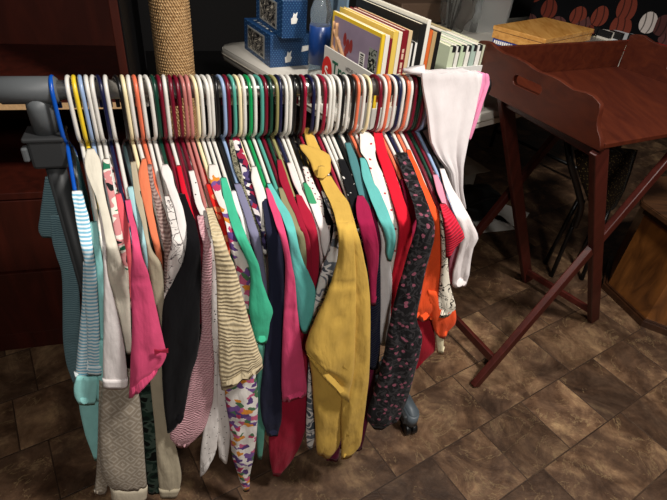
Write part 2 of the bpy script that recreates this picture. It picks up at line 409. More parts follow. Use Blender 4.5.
# ------------------------------------------------------------------ garments
def arm_s(u):
    """table: picture row -> distance along a hanger arm"""
    tb = []
    P = along(u, 0, RZ)
    for k in range(0, 41):
        s = TIP*k/40; tb.append((proj(P+HD*s+V((0, 0, NECK-SL*s)))[1], s))
    return tb
def lerp_tb(tb, y):
    if y <= tb[0][0]: return tb[0][1]
    for (y0, a), (y1, b) in zip(tb, tb[1:]):
        if y0 <= y <= y1: return a+(b-a)*(y-y0)/(y1-y0)
    return tb[-1][1]
def ss(t): t = max(0, min(1, t)); return t*t*(3-2*t)
def rows_interp(rows, step=4.0):
    ys = [r[0] for r in rows]; out = []
    n = len(rows)
    def tang(i, j):
        if i == 0 or i == n-1:
            a, b = (0, 1) if i == 0 else (n-2, n-1)
            return (rows[b][j]-rows[a][j])/max(1e-6, ys[b]-ys[a])
        d0 = (rows[i][j]-rows[i-1][j])/max(1e-6, ys[i]-ys[i-1]); d1 = (rows[i+1][j]-rows[i][j])/max(1e-6, ys[i+1]-ys[i])
        return 0 if d0*d1 <= 0 and False else (d0+d1)/2
    for i in range(n-1):
        h = ys[i+1]-ys[i]; k = max(1, int(round(h/step)))
        for q in range(k):
            t = q/k
            h00 = 2*t**3-3*t*t+1; h10 = t**3-2*t*t+t; h01 = -2*t**3+3*t*t; h11 = t**3-t*t
            vals = [h00*rows[i][j]+h10*h*tang(i, j)*.8+h01*rows[i+1][j]+h11*h*tang(i+1, j)*.8 for j in (1, 2)]
            dl = (rows[i][3] if len(rows[i]) > 3 else 0)*(1-t)+(rows[i+1][3] if len(rows[i+1]) > 3 else 0)*t
            out.append((ys[i]+h*t, vals[0], vals[1], dl))
    out.append((tuple(rows[-1])+(0,))[:4]); return out
LOWZ = []
def loft_rows(rows, sfun, seed=0, fold=1.0, hmax=.02, hk_=.42, seg=28, openend=True, key='', tilt=0.0, inset=.86, seams=()):
    """cloth tube whose front silhouette runs through the given rows, each row at its own distance from the rail"""
    bm = BM(); uvl = bm.loops.layers.uv.new('UVMap')
    rings = []; uvs = []; cum = 0; pc = None
    rr = rows_interp(rows)
    N = len(rr)
    for i, (y, xl, xr, dl) in enumerate(rr):
        if xr-xl < 2.2: c_ = (xl+xr)/2; xl, xr = c_-1.1, c_+1.1
        s = sfun(y)
        a = ats(xl, y+dl/2, s); b = ats(xr, y-dl/2, s)
        zz = (a.z+b.z)/2
        if zz < .02:                       # keep clear of the floor: slide nearer along the sight line
            d = .02
            LOWZ.append((key, round(y), round(zz, 3)))
        c = (a+b)/2; hw = (b-a).length/2; wd = (b-a).normalized()
        h = max(.0055, min(hmax, hw*hk_))
        if i < 2 and N > 4: h *= (.75, .95)[i]
        for ys_ in seams:
            if abs(y-ys_) < 2.1: h *= .6; hw *= .975
        if pc is not None: cum += (c-pc).length
        pc = c
        ring = []; uu = []
        for k in range(seg):
            th = 2*PI*k/seg
            cx, sx = math.cos(th), math.sin(th)
            # squarish ellipse
            ex = math.copysign(abs(cx)**.8, cx); ey = math.copysign(abs(sx)**.8, sx)
            p = c+wd*hw*ex+RF*h*ey
            am = min(.0075, hw*.24)*fold
            q = noise.noise(V((ex*hw*45+seed*7.3, cum*7.0, seed*3.1+ey*.6)))+.5*noise.noise(V((ex*hw*95+seed*2.3, cum*22.0, seed*5.1+ey)))
            r1_ = noise.noise(V((ex*hw*38+cum*3.5*(1 if seed % 2 else -1)+seed*1.7, cum*5.0, seed*2.9)))
            q = q*.6-.75*max(0, .16-abs(r1_))/.16*(.35+.65*max(0, noise.noise(V((cum*9, seed*1.3, ex)))+.5))+.1
            fr = 1-abs(cx)**3
            p = p+RF*(ey*q*am*1.25*fr)+V((0, 0, tilt*ex*hw))
            ring.append(bm.verts.new(p)); uu.append((hw*ex+(0 if sx >= 0 else .37), cum))
        rings.append(ring); uvs.append(uu)
    for i in range(N-1):
        for k in range(seg):
            k2 = (k+1) % seg
            f = bm.faces.new((rings[i][k], rings[i][k2], rings[i+1][k2], rings[i+1][k]))
            for lp, w_ in zip(f.loops, (uvs[i][k], uvs[i][k2], uvs[i+1][k2], uvs[i+1][k])): lp[uvl].uv = w_
    f = bm.faces.new(rings[0])
    last = rings[-1]; cen = sum((v.co for v in last), V())/seg
    if openend:
        r1 = [bm.verts.new(cen+(v.co-cen)*inset+V((0, 0, .001))) for v in last]
        r2 = [bm.verts.new(cen+(v.co-cen)*(inset-.05)+V((0, 0, .022))) for v in last]
        for A, B in ((last, r1), (r1, r2)):
            for k in range(seg):
                k2 = (k+1) % seg; f = bm.faces.new((A[k], A[k2], B[k2], B[k]))
                for lp, w_ in zip(f.loops, (uvs[-1][k], uvs[-1][k2], uvs[-1][k2], uvs[-1][k])): lp[uvl].uv = w_
        bm.faces.new(r2)
    else: bm.faces.new(last)
    return bm
def torso_mesh(P, s0, drop, wbody, th, seed, flare=.0):
    """body of a garment hanging in the plane of its hanger from neckline to hem"""
    bm = BM(); uvl = bm.loops.layers.uv.new('UVMap'); seg = 28; rings = []; uvs = []
    z0 = NECK-SL*s0-.006
    zt = [z0]; z = z0
    while z > -drop: z -= .022; zt.append(z)
    for z in zt:
        dn = NECK-z
        sh = dn/SL+.012
        w_ = min(sh, TIP+.006)
        t = ss((dn-SL*TIP-.01)/.06); w_ = w_*(1-t)+(wbody+flare*max(0, dn-.2))*t if dn > SL*TIP+.01 else w_
        ring = []; uu = []
        for k in range(seg):
            a = 2*PI*k/seg; cx, sx = math.cos(a), math.sin(a)
            ex = math.copysign(abs(cx)**.55, cx); ey = math.copysign(abs(sx)**.6, sx)
            q = noise.noise(V((ex*w_*16, z*5, seed*4.7)))
            side = th*ey*(1+.0*q)+.0035*q*ss((dn-.1)/.2)
            ring.append(bm.verts.new(P+HD*(w_*ex)+HS*side+V((0, 0, z)))); uu.append((w_*ex+(0 if sx > 0 else .5), -z))
        rings.append(ring); uvs.append(uu)
    for i in range(len(rings)-1):
        for k in range(seg):
            k2 = (k+1) % seg
            f = bm.faces.new((rings[i][k], rings[i][k2], rings[i+1][k2], rings[i+1][k]))
            for lp, w2 in zip(f.loops, (uvs[i][k], uvs[i][k2], uvs[i+1][k2], uvs[i+1][k])): lp[uvl].uv = w2
    bm.faces.new(rings[0]); bm.faces.new(rings[-1]); return bm
def far_sleeve(P, length, mat, seed, r=.028, th=.006):
    bm = BM(); uvl = bm.loops.layers.uv.new('UVMap'); rings = []; uvs = []; seg = 12
    N = 10
    for i in range(N):
        t = i/(N-1)
        c = P+HD*(-(TIP-.02)-.055*math.sin(t*1.4))+V((0, 0, NECK-SL*TIP-.005-length*t))
        ring = []; uu = []
        for k in range(seg):
            a = 2*PI*k/seg
            ring.append(bm.verts.new(c+HD*(r*(.8+.35*t)*math.cos(a))+HS*(th*math.sin(a)))); uu.append((r*math.cos(a), length*t))
        rings.append(ring); uvs.append(uu)
    for i in range(N-1):
        for k in range(seg):
            k2 = (k+1) % seg
            f = bm.faces.new((rings[i][k], rings[i][k2], rings[i+1][k2], rings[i+1][k]))
            for lp, w2 in zip(f.loops, (uvs[i][k], uvs[i][k2], uvs[i+1][k2], uvs[i+1][k])): lp[uvl].uv = w2
    bm.faces.new(rings[0]); bm.faces.new(rings[-1]); return bm
GL = {}
def garment(key, name, label, cat, mat, rows, L=1, drop=.46, fold=1.0, panels=(), cuff=None, torso=True, hem=None, far=.16, kids=(), wb=.165, hmax=.014, s_end=None, hk=.30, fwd=.007, seam=()):
    u = HROOT[key]; P = along(u, 0, RZ)
    seed = len(GL)+1; GL[key] = name
    root = empty(name, P+V((0, 0, NECK)), label, cat, 'clothes hanging on the rack rail')
    tb = arm_s(u); ytip = tb[-1][0]
    def sfun(y):
        s = lerp_tb(tb, y)
        e = L*.0105*ss((y-ytip+55)/75)
        return s+.004+fwd*(1-ss((y-ytip)/60))*ss((s-.0)/.03+.4)+e+((s_end or 0)*ss((y-ytip)/200))
    yst = min(r[0] for r in rows); s0 = max(.02, min(.15, lerp_tb(tb, yst)))
    if torso:
        link('torso', torso_mesh(P, s0, drop, wb, .0055, seed), mat, root)
    mains = [r for r in rows]
    nm = 'leg' if cat == 'trousers' else 'sleeve'
    if cuff:                                   # a band of its own at the end
        yc = mains[-1][0]-cuff
        full = rows_interp(mains, 3.0)
        body = [r for r in full if r[0] <= yc+1]
        end = [r for r in full if r[0] >= yc-4]
        body_o = link(nm, loft_rows(body[::2]+([body[-1]] if (len(body)-1) % 2 else []), sfun, seed, fold, hmax=hmax, key=key, hk_=hk), mat, root)
        end = [(y, a-.7, b+.7, d) for y, a, b, d in end]
        link('cuff', loft_rows(end, lambda y: sfun(y)+.002, seed, fold*.3, hmax=hmax*1.1, key=key, hk_=hk), cuff_mat(mat) if hem is None else hem, body_o)
    else:
        sm = list(seam)
        if mains[-1][2]-mains[-1][1] > 9 and len(mains) > 6: sm.append(mains[-1][0]-5.5)
        link(nm, loft_rows(mains, sfun, seed, fold, hmax=hmax, key=key, hk_=hk, seams=sm), mat, root)
    for j, pn in enumerate(panels):            # (part name, rows, depth, material)
        pname, prow, ds, pm = pn
        link(pname, loft_rows(prow, (lambda y, ds=ds: ds[1]) if isinstance(ds, tuple) else (lambda y, ds=ds: sfun(y)+ds), seed+40+j, fold, key=key+' '+pname, hk_=.28, hmax=.013), pm or mat, root)
    if far and torso: link(nm, far_sleeve(P, far, mat, seed), mat, root)
    return root
def cuff_mat(m): return m
S = lambda nm, c, **k: fabric(nm, 'solid', [c], **k)
STUFF = {}
exec_rows = None
def ext(rows, dy=24, shrink=.8):
    """the sleeve goes on down behind its neighbour"""
    a, b = rows[-2], rows[-1]
    k = dy/max(1, b[0]-a[0])*.4; c0, c1 = (a[1]+a[2])/2, (b[1]+b[2])/2; w = (b[2]-b[1])/2*shrink
    c = c1+(c1-c0)*k
    return list(rows)+[(b[0]+dy, c-w, c+w)]
# --- left end of the rail
garment('stripe', 't_shirt', 'blue and white striped tee on the bright blue hanger at the left end', 'shirt',
        fabric('blue white stripes', 'stripes', ['#eef6f7', '#84bfd9'], .0085),
        [(191, 72, 82), (196, 72, 83.5), (205, 74, 85.5), (217, 75.5, 89), (244, 80.5, 92.5), (260, 84, 95), (297, 84.5, 98), (335, 87, 100), (374, 88, 102)], L=1, drop=.50, cuff=5, far=.15,
        panels=[('side_fold', [(262, 83, 90), (300, 82, 93), (335, 79, 94), (360, 76.5, 92), (379, 75, 89)], -.006, None),
                ('sleeve', [(177, 45, 49), (185, 44, 52), (196, 42.5, 56), (215, 40, 60), (231, 38.5, 63), (237, 42, 62)], ('abs', -.16), fabric('shaded fine stripes', 'stripes', ['#7f9ea4', '#56747f'], .006)),  # far side of the tee: its shade is in these darker stripe colours
                ('back_edge', [(215, 50, 66), (240, 52, 71), (255, 56, 74), (270, 61, 77), (300, 62.5, 80), (340, 63, 82), (362, 66, 84), (383, 73, 86)], ('abs', -.10), fabric('shaded fine stripes', 'stripes', ['#7f9ea4', '#56747f'], .006))])
garment('aqua', 't_shirt', 'plain aqua long tee whose hem shows below the white pullover at the left', 'shirt', S('aqua cotton', '#9fdfdb'),
        [(222, 89.5, 97), (230, 90, 98.5), (244, 92, 100), (270, 95, 103.5), (297, 97, 104.5), (330, 98.5, 104.5), (355, 98, 106)], L=0, drop=.44,
        panels=[('front_hem', [(340, 98, 124), (365, 97.5, 126), (388, 97, 127), (400, 97, 127)], .010, None), ('rolled_hem', [(376, 77, 97), (384, 74, 98), (396, 74.5, 97), (404, 79, 95)], .012, None), ('sleeve', [(380, 77, 98), (405, 79, 99), (430, 84, 99), (459, 94, 99)], -.012, None)])
garment('taupe', 'trousers', 'taupe knit leg with pale zigzag pattern and ribbed cuff, lowest at the left', 'trousers', fabric('taupe zigzag knit', 'geo', ['#9a8d7c', '#c3b9aa'], .036),
        [(370, 104, 133), (400, 100.5, 140), (430, 99, 143), (460, 100, 145), (480, 104, 146.5), (486, 110, 147), (499, 112, 146)], L=2, torso=False, cuff=11, hem=S('cream rib', '#c9bda6'),
        panels=[('second_leg', [(380, 99, 118), (430, 98, 116), (475, 96, 112), (484, 95, 108), (494, 94.5, 106)], -.006, None)])
garment('satin', 'blouse', 'crumpled cream satin blouse bunched up beside the white pullover', 'blouse', S('cream satin', '#e2dac8', rough=.38),
        [(149, 87, 94), (160, 84.5, 100), (172, 86, 102), (185, 91, 103), (195, 95.5, 105), (225, 103, 112), (255, 107, 120), (275, 107.5, 127), (300, 113, 130), (328, 120, 131), (352, 126, 132)], L=2, fold=2.2, drop=.40, fwd=.035)
garment('paleshirt', 'pullover', 'off-white pullover with a wide plain sleeve beside the striped tee', 'pullover', S('off white cotton', '#f3ebe8'),
        [(206, 98.5, 103), (240, 102, 106.5), (262, 103, 107), (276, 103.5, 108), (300, 103.5, 114.5), (328, 103.5, 121), (350, 103, 125), (378, 103, 127.5), (387, 104, 127)], L=4, cuff=6, drop=.42)
garment('block', 'shirt', 'cream shirt with green, black and pink blocks, left of the coral strip', 'shirt', fabric('colour blocks', 'patch', ['#e4d8c8', '#2c7a5a', '#efe6da', '#d58f8f', '#1d2222', '#e9dfd2'], .045),
        ext([(159, 103, 109), (172, 103, 111), (185, 106, 113), (205, 110, 117.5), (225, 113, 121.5), (245, 117, 126.5), (265, 121, 130), (285, 124, 131)]), L=1)
garment('coral', 't_shirt', 'coral pink tee, thin strip just left of the hot pink sleeve', 'shirt', S('coral cotton', '#e8606a'),
        ext([(194, 115.5, 121), (205, 117, 124), (225, 121, 128.5), (255, 126, 131.5), (275, 128, 132)]), L=1)
garment('hotpink', 't_shirt', 'hot pink sleeve with small bow near its hem, fourth wide sleeve from the left', 'shirt', S('hot pink jersey', '#e5547f'),
        [(200, 125, 130.5), (207, 126, 132), (215, 127.5, 133), (229, 131, 137), (255, 132, 142), (275, 130.5, 149), (297, 131, 154), (320, 132, 159), (340, 131.5, 163.5), (357, 130.5, 166.5, 4), (368, 130, 164, 14), (383, 128.5, 158, 28)], L=6, seam=(279,))
garment('palaqua', 't_shirt', 'pale aqua tee, thin strip right of the hot pink shoulder', 'shirt', S('pale aqua cotton', '#a9d3d8'),
        ext([(187, 127.5, 133), (205, 131, 137.5), (225, 136.5, 142.5), (255, 142.5, 148.5), (268, 145, 149)]), L=0)
garment('beigepants', 'trousers', 'long beige satin trouser leg reaching almost to the floor beside the black sleeve', 'trousers', S('beige satin', '#b9ad94', rough=.5),
        [(162, 130.5, 136), (197, 135, 142), (225, 142.5, 147), (250, 147, 152), (265, 148, 162), (285, 150, 164), (312, 150, 164.5), (350, 150, 164.5), (380, 150, 163.5), (400, 152, 165), (430, 155, 172), (455, 156.5, 178), (475, 158, 181.5), (485, 159, 180.5), (497, 161, 176)], L=3, cuff=7, torso=False)
garment('camo', 'trousers', 'dark green mottled leg between the zigzag taupe leg and the beige satin leg', 'trousers', fabric('dark green mottle', 'patch', ['#15201c', '#24382e', '#4a5b50', '#10130f'], .03),
        [(190, 139, 143), (250, 148, 153), (330, 140, 152), (395, 138.5, 153), (430, 142, 157), (460, 145, 159), (493, 148, 161)], L=0, torso=False)
garment('orange', 't_shirt', 'orange tee, narrow sleeve above the beige satin leg', 'shirt', S('orange cotton', '#e57e58'),
        ext([(159, 142, 146), (172, 138.5, 149), (193, 141, 151.5), (210, 145, 153), (225, 148.5, 156), (255, 156, 162), (270, 160, 163.5)]), L=1)
garment('mesh', 'top', 'dusty pink crochet top partly hidden left of the gathered white blouse', 'top', fabric('dusty crochet', 'knit', ['#6f5450', '#b39a92'], .008),
        ext([(165, 147, 152), (185, 150, 154.5), (200, 154, 161), (215, 157, 166), (235, 161, 171), (250, 164, 172), (275, 164, 172), (290, 163, 170), (303, 162, 168)]), L=1)
garment('gather', 'blouse', 'white blouse with grey sprigs and a gathered short sleeve above the black sleeve', 'blouse', fabric('white grey sprig', 'doodle', ['#e6ded8', '#6d6666'], .03, extra=.018),
        [(196, 164.5, 170), (215, 168, 175), (235, 172, 180), (247, 171, 184), (258, 168, 185), (268, 167, 184), (285, 166, 182), (302, 164, 174)], L=3, fold=2.0, fwd=.02)
garment('eyelet', 'blouse', 'small white eyelet blouse with a bunched shoulder, left of the black shoulder', 'blouse', S('white eyelet', '#e9e2de'),
        [(165, 162, 168), (172, 161, 172), (184, 166, 174.5), (195, 170, 178.5), (210, 175, 183.5), (226, 178, 186.5), (240, 182, 189.5), (251, 184.5, 189)], L=2, fold=1.8, fwd=.025)
garment('black', 'cardigan', 'long black cardigan sleeve left of the pink knit', 'cardigan', S('black knit', '#0d0c0f'),
        [(194, 178.5, 185), (208, 182, 190), (220, 186, 195), (245, 186, 200), (262, 182.5, 201), (280, 174, 201), (300, 164, 200), (335, 161.5, 199.5), (355, 161.5, 197.5), (375, 162, 191), (395, 163, 187.5), (413, 165, 185, 6), (424, 167, 184, 16)], L=5, drop=.5, hmax=.017)
garment('redstrip', 't_shirt', 'bright red tee on a white hanger, thin strip just right of the black shoulder', 'shirt', S('bright red cotton', '#d1142c'),
        ext([(166, 176.5, 181), (185, 180, 185.5), (205, 185, 191), (220, 190, 195), (235, 193, 197)]), L=0)
garment('maroon', 't_shirt', 'dark maroon tee hidden between the red strip and the pink knit', 'shirt', S('dark maroon', '#5d0f1f'),
        ext([(196, 192, 199), (220, 195, 203), (245, 198, 205), (270, 199, 206), (300, 198, 205)]), L=0)
garment('pinkknit', 'sweater', 'dusty pink knitted sweater with a bulky sleeve right of the black cardigan', 'sweater', fabric('pink knit', 'knit', ['#c48d96', '#e0b2b7'], .0062, extra=.9),
        [(216, 197, 203.5), (230, 199.5, 207), (245, 203, 211), (260, 202.5, 212), (280, 201.5, 211.5), (300, 201, 211.5), (330, 201.5, 212), (350, 198, 213.5), (365, 193.5, 214.5), (380, 189.5, 214), (400, 185, 213), (415, 180, 209), (427, 172, 205), (438, 170, 196), (446, 177, 188)], L=4)
garment('dash', 'pyjama_top', 'white top printed with small dark dashes, between the pink and the beige knits', 'shirt', fabric('dash print', 'dots', ['#e8e1dc', '#3a3434'], .02, extra=.075),
        [(171, 188.5, 194), (187, 192, 198.5), (202, 195, 202), (217, 201, 208.5), (240, 207, 214.5), (260, 210.5, 217), (300, 211, 217.5), (340, 211, 218), (375, 211, 218), (400, 208, 218), (425, 204, 218.5), (450, 200.5, 217, 6), (463, 199.5, 215.5, 24)], L=3,
        panels=[('second_sleeve', [(340, 214, 226), (395, 214.5, 228), (420, 216, 230.5), (445, 218, 229.5), (460, 219, 227, -6)], -.004, None)])
garment('beigeknit', 'sweater', 'beige ribbed knit sweater with wide sleeve in the middle left, above the floral leg', 'sweater', fabric('beige rib', 'knit', ['#c9b58f', '#dccba8'], .0095, extra=.3),
        [(208, 206, 212.5), (220, 208.5, 217), (232, 211, 222), (252, 214, 228.5), (267, 215.5, 235), (285, 216.5, 240), (312, 217, 247), (335, 218, 254), (352, 218.5, 259, 2), (364, 219, 262, 12), (377, 221, 263, 23)], L=7, hmax=.017, seam=(271,))
garment('redprint', 't_shirt', 'red tee with pale orange print beside the beige knit shoulder', 'shirt', fabric('red print', 'dots', ['#d8271f', '#e8885c'], .022, extra=.3),
        ext([(184, 206, 212), (195, 209, 217.5), (217, 217, 225.5), (237, 224, 230.5), (252, 226, 230)]), L=1)
garment('floral', 'dress', 'white garment with big purple, orange and magenta flowers, hanging below the beige knit', 'dress', fabric('big flowers', 'floral', ['#e3dcd5', '#e3dcd5', '#5a3f78', '#b83a62', '#d98a32', '#e3dcd5', '#e3dcd5', '#4d7350', '#c65f83', '#e3dcd5', '#765291'], .013),
        [(165, 209, 216), (178, 209, 219.5), (195, 215, 222), (210, 221, 229), (225, 226, 233), (245, 229, 239), (265, 235, 249.5), (285, 238, 251), (305, 240, 250.5), (330, 236, 250), (360, 230, 254), (385, 225, 257), (400, 225.5, 258), (430, 230, 257), (455, 232, 254), (475, 238, 250), (490, 243, 249.5)], L=4, torso=False, fwd=.01, fold=1.4)
garment('greentee', 't_shirt', 'emerald green tee with a short sleeve folded outwards', 'shirt', S('emerald jersey', '#45ba92'),
        [(178, 220.5, 226.5), (195, 223, 232), (213, 228, 237.5), (235, 235, 246), (252, 243, 253.5), (265, 248.5, 259), (280, 250.5, 262), (295, 249.5, 267), (312, 249, 273), (322, 251, 270), (335, 253, 268.5), (342, 256, 267)], L=5)
garment('whitestrip', 't_shirt', 'white tee, thin strip between the emerald and lavender shoulders', 'shirt', S('white cotton', '#eae6e4'),
        ext([(191, 231, 236), (205, 234, 240.5), (220, 240.5, 246), (240, 245, 250), (255, 248, 251.5)]), L=0)
garment('lavender', 't_shirt', 'greyish lavender tee right of the emerald green one', 'shirt', S('lavender grey', '#7f7d98'),
        ext([(184, 234, 242), (195, 237.5, 245.5), (217, 245, 253), (240, 251, 260.5), (258, 256, 263.5), (280, 260, 266.5), (300, 262, 268)]), L=1)
garment('tweed', 'top', 'olive grey mottled top, thin strip right of the lavender tee', 'top', fabric('olive tweed', 'patch', ['#6f6c58', '#9a947c', '#4d4b3d', '#8b8674'], .008),
        ext([(140, 229, 233), (165, 233, 238.5), (190, 243, 248), (205, 248, 253.5), (225, 254, 260), (250, 259, 264), (275, 262, 266)]), L=0)
garment('navyfloral', 'blouse', 'navy blouse with small red and white flowers, collar high on the rail', 'blouse', fabric('navy ditsy', 'floral', ['#241f38', '#241f38', '#e6ddd8', '#9a2440', '#241f38', '#4f4470', '#d8cfd0'], .0095),
        ext([(136, 232, 239), (150, 235, 243), (165, 240, 249), (180, 243, 253), (200, 249, 259.5), (217, 255.5, 264), (230, 260, 265.5)]), L=1)
garment('crumple', 'blouse', 'crumpled white blouse peeking out above the navy tee', 'blouse', S('white muslin', '#e8e1da'),
        ext([(167, 252, 256.5), (178, 251, 260), (192, 255, 265), (200, 257, 267), (213, 260, 266)]), L=0, fold=2, fwd=.015)
garment('navytee', 'sweatshirt', 'navy sweatshirt with long narrow sleeve left of the deep pink sleeve', 'sweatshirt', S('navy jersey', '#23253a'),
        [(192, 262, 268.5), (200, 261.5, 272), (215, 264, 277), (235, 266, 284), (253, 267.5, 285.5), (275, 268.5, 285), (300, 268, 284.5), (335, 266, 284), (365, 263, 283), (400, 260, 282), (420, 262, 281.5), (435, 267, 278)], L=3,
        panels=[('shirt_tail', [(345, 258, 268), (400, 256, 268), (440, 256.5, 264), (458, 257.5, 262)], -.006, S('green hem', '#4f8a78'))])
garment('pink2', 't_shirt', 'deep pink sleeve with stitched hem right of the navy sweatshirt', 'shirt', S('deep pink cotton', '#dc4c77'),
        [(188, 265.5, 270), (200, 268, 274.5), (217, 273.5, 281.5), (245, 282, 288.5), (262, 285, 291.5), (280, 285, 295), (305, 284, 297), (335, 282.5, 300.5), (367, 281.5, 304.5), (388, 281.5, 307, 2), (397, 282, 307, 8)], L=5, seam=(309,))
garment('turq', 't_shirt', 'turquoise tee with a short sleeve left of the yellow hoodie', 'shirt', S('turquoise jersey', '#68c3bb'),
        [(184, 267, 271.5), (195, 271, 278), (217, 282, 291.5), (232, 287, 296), (247, 289.5, 299), (262, 290, 303.5), (275, 291, 310), (290, 294, 315.5), (305, 296.5, 314.5), (322, 299, 311.5), (332, 302, 307)], L=4)
garment('khaki', 'jacket', 'khaki green jacket shoulder right of the turquoise tee', 'jacket', S('khaki cotton', '#8f8a68'),
        ext([(188, 278.5, 284), (200, 281, 289.5), (217, 288.5, 298.5), (235, 296, 306.5), (255, 298.5, 307.5), (268, 302, 306.5)]), L=2)
garment('crimson', 'sweatshirt', 'crimson sweatshirt whose long sleeve hangs below the deep pink sleeve', 'sweatshirt', S('crimson fleece', '#9c1a33'),
        [(160, 277, 281.5), (178, 279, 287.5), (197, 286.5, 294), (217, 296, 302.5), (240, 303, 310), (260, 305, 312), (300, 296, 312), (350, 290, 309), (395, 277, 308), (420, 271, 307), (440, 268.5, 302), (458, 269.5, 293), (475, 273, 280)], L=2)
garment('crimson2', 't_shirt', 'crimson tee, second red shoulder right of the khaki jacket', 'shirt', S('crimson cotton', '#a81c36'),
        ext([(195, 296, 301.5), (203, 297, 305.5), (215, 301, 312.5), (237, 309, 318), (255, 310, 319.5), (275, 311, 318.5), (292, 312, 318)]), L=2)
garment('blush', 't_shirt', 'pale blush tee, thin strip right of the crimson tee', 'shirt', S('blush cotton', '#ecd6d3'),
        ext([(163, 287, 291.5), (180, 292, 297.5), (199, 301, 306.5), (215, 307, 313.5), (237, 315.5, 321.5), (252, 319, 322.5)]), L=1)
garment('greenwhite', 'raglan_shirt', 'tee with green shoulder and white ribbed sleeve left of the yellow hoodie', 'shirt', fabric('green over white', 'split', ['#3f9a6c', '#ece4e2'], .048),
        [(183, 303, 309), (195, 306, 313.5), (211, 312.5, 320.5), (232, 319.5, 329.5), (245, 321, 329.5), (258, 324, 328)], L=2)
garment('whitefloral', 'blouse', 'white blouse with tiny dark flowers, strip left of the grey leaf print', 'blouse', fabric('tiny flowers', 'dots', ['#e8ded6', '#7d4a52'], .009, extra=.2),
        ext([(167, 302.5, 308), (185, 307, 315), (200, 314, 322.5), (211, 319, 327)]), L=1)
garment('blackslv', 'top', 'black top, short strip under the yellow collar point', 'top', S('black jersey', '#0e0f11'),
        ext([(200, 322, 327), (215, 323.5, 331.5), (230, 326.5, 335), (245, 330.5, 337)]), L=1)
garment('feather', 'shirt', 'white shirt with grey leaf print immediately left of the yellow hoodie', 'shirt', fabric('grey leaves', 'patch', ['#e2dfda', '#dcd8d2', '#6c737c', '#e5e2de', '#4d565f'], .028),
        [(191, 321.5, 326.5), (200, 324, 331.5), (213, 329.5, 340), (225, 334, 342.5), (237, 332.5, 342.5), (250, 329, 341), (265, 323.5, 337), (278, 319, 334), (292, 316, 331), (308, 313, 327), (325, 311, 322), (350, 309, 319), (400, 307, 317), (430, 306, 315.5), (448, 307, 312.5)], L=4)
YM = S('mustard fleece', '#cda64e')
yh = garment('yellow', 'hoodie', 'mustard yellow hoodie with collar flap and folded sleeve in the middle of the rail', 'hoodie', YM,
        [(176, 318, 331), (190, 324, 339.5), (203, 330.5, 349), (217, 335, 352), (240, 338.5, 354), (258, 337.5, 355), (275, 333, 356), (297, 325.5, 356), (320, 315, 355.5), (338, 307.5, 355, 2), (355, 305.5, 354, -14), (377, 306.5, 349, -48)], L=8, hmax=.019, fold=1.3, seam=(283,),
        panels=[('front_panel', [(205, 338, 350), (225, 344, 355.5), (240, 346, 360), (258, 349, 364), (275, 351, 367.5), (300, 352, 370), (350, 350, 370), (375, 346, 369), (402, 341.5, 366), (425, 341, 363), (445, 341.5, 360), (457, 341, 352, 4)], -.006, None),
                ('second_sleeve', [(335, 309, 345), (352, 308.5, 346), (380, 312, 347), (400, 313, 346), (425, 315, 343), (446, 316, 338, -2), (455, 317, 330, -4)], -.020, None)])
# --- right of the hoodie
garment('blackcat', 'top', 'black top with white print low on its shoulder, right of the hoodie collar', 'top', fabric('black white print', 'patch', ['#131316', '#131316', '#131316', '#d8d2cc'], .02),
        ext([(160, 338, 345), (185, 344, 355), (203, 350, 359)]), L=1)
garment('magenta', 'sweatshirt', 'raspberry magenta sweatshirt shoulder just right of the yellow hoodie', 'sweatshirt', S('raspberry fleece', '#9a1b45'),
        ext([(196, 357.5, 363.5), (205, 356, 369), (217, 357, 372.5), (230, 360, 376), (245, 363.5, 378.5), (262, 367, 378.5), (280, 369, 376.5)]), L=4)
garment('tealslv', 'jacket', 'dark teal grey jacket, strip left of the bright teal one', 'jacket', S('teal grey', '#4a7d80'),
        ext([(143, 345, 350.5), (160, 349, 357.5), (180, 354.5, 363), (200, 360.5, 371), (215, 367.5, 378), (230, 374.5, 386)]), L=1)
garment('teal', 'blouse', 'bright teal blouse with folded short sleeve right of the raspberry sweatshirt', 'blouse', S('teal crepe', '#63b3ae'),
        [(158, 360, 366), (175, 362, 371.5), (195, 369, 381.5), (215, 377, 389.5), (231, 383.5, 395), (243, 386.5, 395.5), (252, 386, 393.5), (260, 388, 391)], L=4, fwd=.012)
garment('plum', 'sweatshirt', 'plum sweatshirt below the dark teal jacket shoulder', 'sweatshirt', S('plum fleece', '#6c1c3c'),
        [(203, 371, 374.5), (215, 372, 379.5), (230, 374, 384.5), (245, 376, 387), (262, 377.5, 385), (280, 372, 383), (330, 362, 380), (400, 350, 372), (448, 340, 362)], L=2,
        panels=[('lower_hem', [(400, 325, 345), (440, 324, 341), (460, 326, 338)], .012, None)])
garment('embroid', 'blouse', 'white blouse with red embroidered sprigs and ruffled collar left of the bright red tee', 'blouse', fabric('red sprigs', 'dots', ['#e9e0d6', '#b03040'], .03, extra=.09),
        [(132, 360, 369), (142, 360, 377), (152, 360.5, 375), (160, 366.5, 376.5), (180, 373, 385.5), (202, 382.5, 392.5), (217, 388.5, 398.5), (235, 391.5, 400), (250, 389.5, 399.5), (265, 387, 398), (285, 384, 396), (310, 381, 393), (340, 379, 390)], L=2, fold=1.6, fwd=.014)
garment('red', 't_shirt', 'bright red tee with wide shoulder left of the black floral garment', 'shirt', S('scarlet cotton', '#d31a2f'),
        [(132, 373.5, 382), (150, 376, 386.5), (172, 383, 395), (195, 390.5, 402.5), (217, 397, 410), (232, 399, 412), (250, 397, 410), (265, 394, 406), (283, 391, 400), (320, 387, 397)], L=3, fwd=.016)
garment('raspberry', 't_shirt', 'raspberry pink tee between the scarlet tee and the black floral garment', 'shirt', S('raspberry cotton', '#b8294f'),
        ext([(180, 400.5, 405.5), (195, 404, 412), (210, 408, 417), (222, 410, 418.5), (238, 409, 416)]), L=2)
